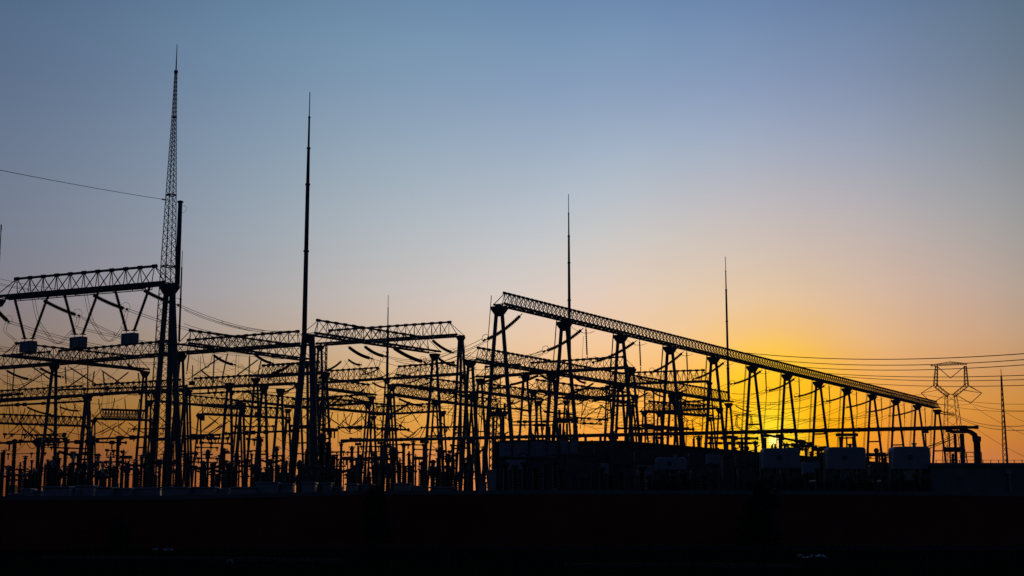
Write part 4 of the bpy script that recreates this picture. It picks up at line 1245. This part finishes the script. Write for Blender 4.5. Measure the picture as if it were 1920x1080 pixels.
# pale kiosks just behind the wall at the left
KI = [(22, 34, 926, 2), (38, 56, 917, 1), (58, 76, 921, 0), (80, 129, 913, 1), (131, 142, 918, 0), (143, 174, 911, 1), (178, 208, 914, 1), (212, 246, 916, 0), (250, 300, 915, 1), (303, 352, 914, 0), (356, 402, 914, 1), (405, 428, 917, 0), (431, 476, 914, 1), (480, 520, 905, 0), (524, 548, 908, 1), (566, 590, 905, 0), (603, 620, 906, 1), (626, 640, 914, 0), (648, 668, 908, 1), (676, 700, 909, 0), (738, 768, 907, 1), (774, 800, 912, 0), (806, 850, 914, 1), (898, 912, 905, 0), (915, 930, 882, 1)]
for i, (x0, x1, y, b) in enumerate(KI):
    Y = 74.5 + (i % 3) * 0.8
    a, bb = PY(x0, y, Y), PY(x1, y, Y)
    cx, w = (a.x + bb.x) / 2, (bb.x - a.x) / 2
    t = thing('control_kiosk', '%s control kiosk peeping over the brick wall, %s from the left edge' % (('wide' if x1 - x0 > 34 else 'narrow' if x1 - x0 < 20 else 'pale'), ORD[i]), 'kiosk', (cx, Y, 0), 'control kiosks behind the wall')
    MB().box(V((cx, Y + .5, a.z / 2 - 0.02)), w, 0.5, a.z / 2 - 0.02, bev=0.1 if b else 0.04).build('housing', PALE if i % 4 else PAINT, t)
    MB().box(V((cx, Y + .48, a.z)), w + 0.05, 0.58, 0.04, bev=0.03).build('roof', PAINT, t)
    mb = MB()
    n = max(1, round(2 * w / 0.6))
    for k in range(n):
        mb.box(V((cx - w + (k + .5) * 2 * w / n, Y - 0.012, a.z * 0.52)), w / n - 0.035, 0.01, a.z * 0.4)
    dr = mb.build('door', PAINT if i % 4 else PALE, t)
    MB().box(V((cx - w + 1.75 * w / n, Y - 0.035, a.z * .5)), 0.02, 0.02, 0.1).build('handle', STEEL, dr)

# ================================================================== 7. far pylons, right lattice mast, bare tree
def pylon(px, rows, Y, label, s=1.0):
    """cat-head tower: scale s = 1 means 204 picture px tall at this depth"""
    k = Y / F
    def P(dx, row, dy=0.0):
        q = PY(px + dx * s, rows + (row - 679) * s, Y)
        return V((q.x, Y + dy, q.z))
    b = P(0, 679)
    t = thing('transmission_pylon', label, 'pylon', (b.x, Y, 0), 'transmission pylons')
    rr = 1.3 * k * 0.5 * max(s, .7)
    w = 3.0 * k * s
    def lat(mb, A, B, wa, wb, n, r=rr):
        ax = (B - A).normalized()
        u = ax.cross(V((0, 1, 0))).normalized()
        v = V((0, 1, 0))
        cs = [(-1, -1), (1, -1), (1, 1), (-1, 1)]
        prev = None
        for i in range(n + 1):
            f = i / n
            ww = wa + (wb - wa) * f
            c = A.lerp(B, f)
            pts = [c + u * (x * ww / 2) + v * (y * ww / 2) for x, y in cs]
            if prev:
                for j in range(4):
                    mb.tube(prev[j], pts[j], r, n=4, cap=False)
                    mb.tube(prev[j], pts[(j + 1) % 4], r * .6, n=4, cap=False)
            prev = pts
    mb = MB()
    foot = V((b.x, Y, 0))
    lat(mb, foot, P(2, 742), 50 * k * s, 17 * k * s, 14)
    lat(mb, P(2, 742), P(2, 738), 17 * k * s, 15 * k * s, 1)
    mb.build('body', STEEL, t)
    for sg in (-1, 1):
        mb = MB()
        lat(mb, P(2 + sg * 4, 743), P(2 + sg * 29, 723), 6 * k * s, 6 * k * s, 5)
        lat(mb, P(2 + sg * 29, 723), P(2 + sg * 27, 686), 6.5 * k * s, 3.5 * k * s, 6)
        mb.build('window_arm', STEEL, t)
        mb = MB()
        tip = P(3 + sg * 57, 737)
        for d in (-1, 1):
            mb.tube(P(2 + sg * 31, 722, d * w), tip, rr, n=4)
            mb.tube(P(2 + sg * 22, 731, d * w), tip, rr * .8, n=4)
        mb.build('cross_arm', STEEL, t)
        MB().tube(tip, P(3 + sg * 36, 756), rr * 1.1, n=5).tube(P(3 + sg * 36, 756), P(2 + sg * 13, 742), rr * 1.1, n=5).build('insulator', PORC, t)
        MB().tube(P(2 + sg * 26, 687), P(1, 709), rr * 1.1, n=5).build('insulator', PORC, t)
    mb = MB()
    lat(mb, P(-36, 685.5), P(0, 681.5), 2 * k * s, 6 * k * s, 7, rr)
    lat(mb, P(0, 681.5), P(32, 682.5), 6 * k * s, 2 * k * s, 7, rr)
    mb.build('top_beam', STEEL, t)
    return t


pylon(1781, 679, 455, 'cat-head transmission pylon above the right end of the long duct')
pylon(1003, 702, 560, 'faint far pylon framed by the first bay of the long gantry', 0.86)
pylon(1292, 752, 650, 'tiny far pylon low in the fourth bay of the long gantry', 0.6)
pylon(1394, 776, 700, 'tiny far pylon just left of the sun', 0.5)
for i, (a, b, c) in enumerate((((1612, 720), (1729, 739), (1960, 757)), ((1660, 735), (1752, 756), (1960, 770)), ((1692, 741), (1820, 757), (1960, 767)))):
    P1 = PY(b[0], b[1], 455)
    wire(PY(a[0], a[1], 250), P1, 'line from the long gantry to the cat-head pylon, %s from the top' % ORD[i], 'lines at the cat-head pylon', 1.0, 0.05)
    wire(P1, PY(c[0], c[1], 400), 'line from the cat-head pylon to the right edge, %s from the top' % ORD[i], 'lines at the cat-head pylon', 1.2, 0.055)
for i, (a, b) in enumerate((((1825, 762), (1960, 830)), ((1880, 770), (1960, 800)), ((1832, 805), (1960, 872)))):
    wire(PY(a[0], a[1], 300), PY(b[0], b[1], 280), 'thin marker line sloping down past the right lattice mast, %s from the top' % ORD[i], 'sloping lines at the right edge', 0.6, 0.035)

YR = 400.0
kR = YR / F
tb = PY(1877.5, 705, YR)
t = thing('lattice_mast', 'thin lattice mast alone near the right edge', 'lightning mast', (tb.x, YR, 0), 'lightning masts')
for c in range(3):
    a = c * 2 * PI / 3 + 0.5
    d = V((math.cos(a), math.sin(a), 0))
    MB().tube(V((tb.x, YR, 0)) + d * (8.0 * kR), V((tb.x, YR, tb.z)) + d * (0.8 * kR), 0.17, 0.13, 5).build('leg', STEEL, t)
mb = MB()
for i in range(26):
    f0, f1 = i / 26, (i + 1) / 26
    for c in range(3):
        a0_, a1_ = c * 2 * PI / 3 + 0.5, (c + 1) * 2 * PI / 3 + 0.5
        w0, w1 = (8.0 - 7.2 * f0) * kR, (8.0 - 7.2 * f1) * kR
        p = V((tb.x + math.cos(a0_) * w0, YR + math.sin(a0_) * w0, tb.z * f0))
        q = V((tb.x + math.cos(a1_) * w1, YR + math.sin(a1_) * w1, tb.z * f1))
        mb.tube(p, q, 0.07, n=4, cap=False)
mb.build('lattice_bracing', STEEL, t)
MB().tube(V((tb.x, YR, tb.z - .2)), V((tb.x, YR, PY(1877, 692, YR).z)), 0.12, 0.07, 6).build('spike', STEEL, t)


def bare_tree(px, ytop, ybase, wpx, Y, label, seed):
    rnd = random.Random(seed)
    k = Y / F
    top = PY(px, ytop, Y)
    H = top.z
    base = V((top.x, Y, 0))
    t = thing('bare_tree', label, 'tree', base)
    MB().path([base, base + V((.1, 0, H * .3)), base + V((0, 0, H * .55))], [0.22, 0.17, 0.1], 7).build('trunk', BARK, t, True)
    mb = MB()
    def br(p, d, L, r, lev):
        q = p + d * L * 0.5 + V((rnd.uniform(-.1, .1), rnd.uniform(-.1, .1), 0)) * L
        e = q + (d + UP * 0.25).normalized() * L * 0.5
        mb.path([p, q, e], [r, r * .75, r * .5], 4)
        if lev < 3:
            for _ in range(4 if lev < 2 else 5):
                f = rnd.uniform(.35, 1)
                s = p.lerp(q, f * 2) if f < .5 else q.lerp(e, f * 2 - 1)
                nd = (d + V((rnd.uniform(-.8, .8), rnd.uniform(-.8, .8), rnd.uniform(0, .7)))).normalized()
                br(s, nd, L * rnd.uniform(.5, .7), r * .55, lev + 1)
    W = wpx * k / 2
    for i in range(9):
        a = i * 2.4
        z = H * (.28 + .03 * i)
        d = V((math.cos(a) * .75, math.sin(a) * .6, rnd.uniform(.7, 1.3))).normalized()
        br(base + UP * z, d, W * .9, 0.08, 0)
    mb.build('crown', BARK, t)


bare_tree(1862, 832, 866, 40, 130, 'leafless bare tree by the thin lattice mast at the right edge', 5)

# ================================================================== 8. foreground: ground, wall, verge
mb = MB()
mb.v += [V((-3000, -200, 0)), V((3000, -200, 0)), V((3000, 5000, 0)), V((-3000, 5000, 0))]
mb.f.append((0, 1, 2, 3))
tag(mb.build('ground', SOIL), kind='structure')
# gravel yard sheet inside the wall
wl, wr = V((-26, 50, 0)), V((42, 66, 0))
mb = MB()
mb.v += [V((-140, 66, 0.004)), V((200, 66, 0.004)), V((260, 420, 0.004)), V((-260, 420, 0.004))]
mb.f.append((0, 1, 2, 3))
tag(mb.build('yard', GRAVEL), kind='structure')
# boundary wall: runs from left (nearer) to right
wrow = [(-120, 64, 931), (330, 67, 929), (640, 69, 921), (1000, 71, 919), (1500, 72, 920), (2060, 72, 925)]
wtop = [PY(x, r, y) for x, y, r in wrow]
wt = thing('boundary_wall', 'long dark red brick wall with pale coping across the foreground', 'wall', ground_of(wtop[1]))


def seg(mb, a, b, th, z0a, z1a, z0b, z1b):
    d = (b - a)
    d.z = 0
    n = UP.cross(d.normalized()) * th
    k = len(mb.v)
    for p, z0, z1 in ((a, z0a, z1a), (b, z0b, z1b)):
        g0 = ground_of(p)
        mb.v += [g0 - n + UP * z0, g0 + n + UP * z0, g0 + n + UP * z1, g0 - n + UP * z1]
    mb.f += [(k, k + 3, k + 2, k + 1), (k + 4, k + 5, k + 6, k + 7), (k, k + 1, k + 5, k + 4), (k + 1, k + 2, k + 6, k + 5), (k + 2, k + 3, k + 7, k + 6), (k + 3, k, k + 4, k + 7)]


mbp, mbc, mbi = MB(), MB(), MB()
for a, b in zip(wtop, wtop[1:]):
    seg(mbp, a, b, 0.12, 0, a.z - 0.2, 0, b.z - 0.2)
    seg(mbc, a, b, 0.2, a.z - 0.197, a.z, b.z - 0.197, b.z)
    L = (b - a).length
    m = max(1, int(L / 4))
    d = (ground_of(b) - ground_of(a)).normalized()
    for i in range(m):
        c = a.lerp(b, (i + .5) / m)
        mbi.box(V((c.x, c.y, (c.z - 0.25) / 2)), 0.2, 0.16, (c.z - 0.25) / 2, d, UP.cross(d))
mbp.build('brick_panel', BRICK, wt)
mbc.build('coping', CONC, wt)
mbi.build('pier', BRICK, wt)


def wall_y(x):
    for a, b in zip(wtop, wtop[1:]):
        if a.x <= x <= b.x:
            return a.y + (b.y - a.y) * (x - a.x) / (b.x - a.x)
    return 45
# low kerb on the verge
def kerb(pts, label):
    mb = MB()
    for a, b in zip(pts, pts[1:]):
        d = (b - a).normalized()
        mb.box((a + b) / 2 + UP * 0.06, (b - a).length / 2, 0.06, 0.06, d, UP.cross(d))
    o = mb.build('kerb', DCONC)
    tag(o, kind='structure')
def G(px, py, z=0.0):
    d = ray(px, py)
    return V((0, 0, HC)) + d * ((z - HC) / d.z)
kerb([G(80, 1049), G(330, 1050), G(640, 1055)], '')
kerb([G(1060, 1064), G(1290, 1063), G(1500, 1066)], '')
# dry weeds on the verge
rnd = random.Random(11)
mb = MB()
for i in range(7000):
    x = rnd.uniform(-30, 36)
    y = rnd.uniform(40, 72)
    if y > wall_y(x) - 0.3:
        continue
    h = rnd.uniform(.08, .28) * (1.7 if rnd.random() < .08 else 1)
    a = rnd.uniform(0, PI)
    dx = V((math.cos(a), math.sin(a), 0)) * 0.012
    ln = V((rnd.uniform(-.1, .1), rnd.uniform(-.1, .1), h))
    p = V((x, y, -0.01))
    k = len(mb.v)
    mb.v += [p - dx, p + dx, p + ln * .6 + dx * .6, p + ln + V((ln.x, ln.y, 0))]
    mb.f += [(k, k + 1, k + 2), (k, k + 2, k + 3)]
tag(mb.build('dry_grass', DRY), 'short dry grass and weeds on the dark verge before the wall', 'grass', kind='stuff')


def shrub(px, ytop, wpx, Y, label, seed, n=2600, cone=1.0):
    rnd = random.Random(seed)
    top = PY(px, ytop, Y)
    H = top.z
    W = wpx * Y / F / 2
    base = V((top.x, Y, 0))
    t = thing('evergreen_shrub', label, 'shrub', base, 'shrubs against the brick wall')
    mb = MB()
    mb.path([base, base + UP * (H * .5), base + UP * (H * .9)], [0.07, 0.05, 0.02], 6)
    tips = []
    for i in range(34):
        z = H * rnd.uniform(.08, .92)
        a = rnd.uniform(0, 2 * PI)
        f = (1 - (z / H) ** (1.6 * cone)) * 0.85 + 0.12
        e = base + UP * (z + 0.35 * rnd.random()) + V((math.cos(a), math.sin(a), 0)) * (W * f * rnd.uniform(.5, 1.08))
        s = base + UP * (z * .7)
        mb.path([s, s.lerp(e, .5) + UP * .05, e], [0.03, 0.02, 0.008], 4)
        tips.append(e)
    mb.build('branches', BARK, t)
    lf = MB()
    for i in range(n):
        c = rnd.choice(tips)
        p = c.lerp(base + UP * c.z * .8, rnd.uniform(0, .75)) + V((rnd.gauss(0, .13), rnd.gauss(0, .13), rnd.gauss(0, .15)))
        if p.z < 0.02:
            continue
        s = rnd.uniform(.04, .1)
        u = V((rnd.gauss(0, 1), rnd.gauss(0, 1), rnd.gauss(0, 1))).normalized()
        w = u.orthogonal().normalized()
        k = len(lf.v)
        lf.v += [p - u * s, p + w * s * .45, p + u * s, p - w * s * .45]
        lf.f.append((k, k + 1, k + 2, k + 3))
    lf.build('leaves', LEAF, t)


shrub(705, 903, 66, 66.5, 'round-topped dark shrub rising over the wall left of centre', 21, 6500, 1.3)
shrub(1428, 897, 130, 68.0, 'broad cone-shaped dark shrub rising over the wall below the sun', 22, 8500, 0.7)
shrub(225, 985, 70, 63.0, 'low straggly shrub at the wall foot on the left', 23, 1600, 1.0)

# litter
def litter(px, py, w, label, seed):
    rnd = random.Random(seed)
    c = G(px, py)
    mb = MB()
    n, m = 7, 4
    k = len(mb.v)
    for j in range(m):
        for i in range(n):
            mb.v.append(c + V(((i / (n - 1) - .5) * w + rnd.uniform(-.03, .03), (j / (m - 1) - .5) * w * .5, 0.03 + rnd.uniform(0, .14) * (1 if 0 < i < n - 1 else .2))))
    for j in range(m - 1):
        for i in range(n - 1):
            a = k + j * n + i
            mb.f.append((a, a + 1, a + n + 1, a + n))
    k2 = len(mb.v)
    for v in list(mb.v[k:k2]):          # thickness
        mb.v.append(v - UP * 0.012)
    off = k2 - k
    for f in list(mb.f):
        mb.f.append(tuple(i + off for i in reversed(f)))
    tag(mb.build('plastic_sheet', PLAST), label, 'litter', 'litter on the verge')
litter(305, 1034, 0.9, 'crumpled pale plastic sheet on the left verge', 1)
litter(1530, 1048, 0.85, 'crumpled bluish plastic bag on the right verge', 2)
litter(1500, 1047, 0.3, 'small scrap of plastic beside the bluish bag', 3)
litter(430, 1057, 0.25, 'tiny pale scrap by the left kerb', 4)
c = G(757, 1030)
mb = MB().path([c + UP * .02, c + V((-.15, 0, .25)), c + V((-.3, .05, .5))], [0.02, 0.015, 0.006], 5)
mb.path([c, c + V((.3, -.1, .04)), c + V((.6, -.1, .06))], [0.02, 0.015, 0.008], 5)
mb.path([c + V((-.1, 0, .15)), c + V((-.02, 0, .4))], [0.012, 0.006], 4)
tag(mb.build('twig', BARK), 'broken pale twig lying at the foot of the round-topped shrub', 'twig')

# ================================================================== 9. sky and light
w = bpy.data.worlds.new('World')
sc.world = w
w.use_nodes = True
nt = w.node_tree
N = nt.nodes
Lk = nt.links.new
bg = N['Background']
SAZ, SEL = 10.4079, 2.8234
sky = N.new('ShaderNodeTexSky')
sky.sky_type = 'NISHITA'
sky.sun_disc = False
sky.sun_elevation = R(SEL)
sky.sun_rotation = R(SAZ)
sky.air_density = 1
sky.dust_density = 1
sky.ozone_density = 3
tc = N.new('ShaderNodeTexCoord')
nv = N.new('ShaderNodeVectorMath')
nv.operation = 'NORMALIZE'
Lk(tc.outputs['Generated'], nv.inputs[0])
sx = N.new('ShaderNodeSeparateXYZ')
Lk(nv.outputs[0], sx.inputs[0])


def math_(op, a, b=None, c=None):
    n = N.new('ShaderNodeMath')
    n.operation = op
    for i, x in enumerate((a, b, c)):
        if x is None:
            continue
        if hasattr(x, 'is_output'):
            Lk(x, n.inputs[i])
        else:
            n.inputs[i].default_value = x
    return n.outputs[0]


def ramp(val, lo, hi, knots):
    """colour factor as a function of an angle; returns colour socket and its scale"""
    m = max(max(k[1:]) for k in knots)
    f = N.new('ShaderNodeMapRange')
    f.clamp = True
    Lk(val, f.inputs[0])
    f.inputs[1].default_value = lo
    f.inputs[2].default_value = hi
    rp = N.new('ShaderNodeValToRGB')
    cr = rp.color_ramp
    cr.interpolation = INTERP
    while len(cr.elements) < len(knots):
        cr.elements.new(0.5)
    for e, k in zip(cr.elements, knots):
        e.position = (k[0] - lo) / (hi - lo)
        e.color = (k[1] / m, k[2] / m, k[3] / m, 1)
    Lk(f.outputs[0], rp.inputs[0])
    return rp.outputs[0], m


def mul(a, b):
    n = N.new('ShaderNodeMix')
    n.data_type = 'RGBA'
    n.blend_type = 'MULTIPLY'
    n.clamp_result = False
    n.inputs[0].default_value = 1
    for i, x in ((6, a), (7, b)):
        if hasattr(x, 'is_output'):
            Lk(x, n.inputs[i])
        else:
            n.inputs[i].default_value = x
    return n.outputs[2]


INTERP = 'CARDINAL'
elev = math_('MULTIPLY', math_('ARCSINE', sx.outputs[2]), 180 / PI)
azim = math_('SUBTRACT', math_('MULTIPLY', math_('ARCTAN2', sx.outputs[0], sx.outputs[1]), 180 / PI), SAZ)
S = V((math.sin(R(SAZ)) * math.cos(R(SEL)), math.cos(R(SAZ)) * math.cos(R(SEL)), math.sin(R(SEL))))
dt = N.new('ShaderNodeVectorMath')
dt.operation = 'DOT_PRODUCT'
Lk(nv.outputs[0], dt.inputs[0])
dt.inputs[1].default_value = S
ang = math_('MULTIPLY', math_('ARCCOSINE', math_('MINIMUM', dt.outputs['Value'], 1.0)), 180 / PI)
EK = [(-4, .034, .026, .05), (0.6, .035, .0262, .052), (1.8, 0.038, 0.0281, 0.046), (2.6, 0.0453, 0.0329, 0.029), (3.9, 0.0608, 0.0468, 0.0285), (5.2, 0.0725, 0.0605, 0.0575), (6.5, 0.0820, 0.0785, 0.1015), (8.2, 0.0905, 0.0965, 0.145), (10.5, 0.0950, 0.1130, 0.168), (13.7, 0.0945, 0.1215, 0.178), (16.8, 0.0875, 0.1200, 0.180), (19.5, 0.0812, 0.1197, 0.1774), (27, .06, .09, .14), (41, .024, .036, .065), (90, .011, .016, .03)]
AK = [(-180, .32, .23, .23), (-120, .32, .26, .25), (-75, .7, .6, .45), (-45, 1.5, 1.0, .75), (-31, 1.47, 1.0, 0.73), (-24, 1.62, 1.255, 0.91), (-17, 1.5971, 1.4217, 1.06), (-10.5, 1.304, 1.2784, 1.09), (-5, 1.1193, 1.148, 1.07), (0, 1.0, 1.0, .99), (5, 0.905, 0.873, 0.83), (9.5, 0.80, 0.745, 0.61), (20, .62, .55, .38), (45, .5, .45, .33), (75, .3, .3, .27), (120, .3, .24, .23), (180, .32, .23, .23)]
RK = [(0, 0.96, 1.8, 0.34), (1.5, 0.91, 1.1, 0.12), (3, 0.955, 0.94, 0.125), (4.2, 0.925, 0.825, 0.36), (5.4, 0.92, 0.835, 0.57), (7, 0.935, 0.86, 0.70), (9, 0.985, 0.915, 0.83), (12, 1.0, 1.0, .98), (15, 1, 1, 1)]
e, em = ramp(elev, -4, 90, EK)
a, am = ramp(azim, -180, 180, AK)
r_, rm = ramp(ang, 0, 15, RK)
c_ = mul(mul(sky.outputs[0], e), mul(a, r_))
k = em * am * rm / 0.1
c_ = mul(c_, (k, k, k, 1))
# the sun itself, a small white-hot disc in the haze
sd = N.new('ShaderNodeMapRange')
sd.interpolation_type = 'SMOOTHERSTEP'
Lk(ang, sd.inputs[0])
sd.inputs[1].default_value = 0.36
sd.inputs[2].default_value = 0.05
sd.inputs[3].default_value = 0.0
sd.inputs[4].default_value = 1.0
ad = N.new('ShaderNodeMix')
ad.data_type = 'RGBA'
ad.blend_type = 'ADD'
ad.clamp_result = False
Lk(sd.outputs[0], ad.inputs[0])
Lk(c_, ad.inputs[6])
ad.inputs[7].default_value = (7, 5.5, 3.2, 1)
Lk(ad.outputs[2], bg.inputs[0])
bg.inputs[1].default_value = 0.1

sl = bpy.data.lights.new('sun', 'SUN')
sl.energy = 0.3
sl.angle = R(0.5)
sl.color = (1, 0.72, 0.42)
so = bpy.data.objects.new('sun', sl)
col.objects.link(so)
so.rotation_euler = (-S).to_track_quat('-Z', 'Y').to_euler()

sc.view_settings.view_transform = 'Standard'
sc.view_settings.look = 'None'
sc.view_settings.exposure = 0
sc.view_settings.gamma = 1
sc.cycles.max_bounces = 3
sc.cycles.diffuse_bounces = 2
for o in bpy.data.objects:
    if '_o' in o:
        del o['_o']
    if len(o.get('label', '').split()) > 16: print('LONGLABEL', o['label'])
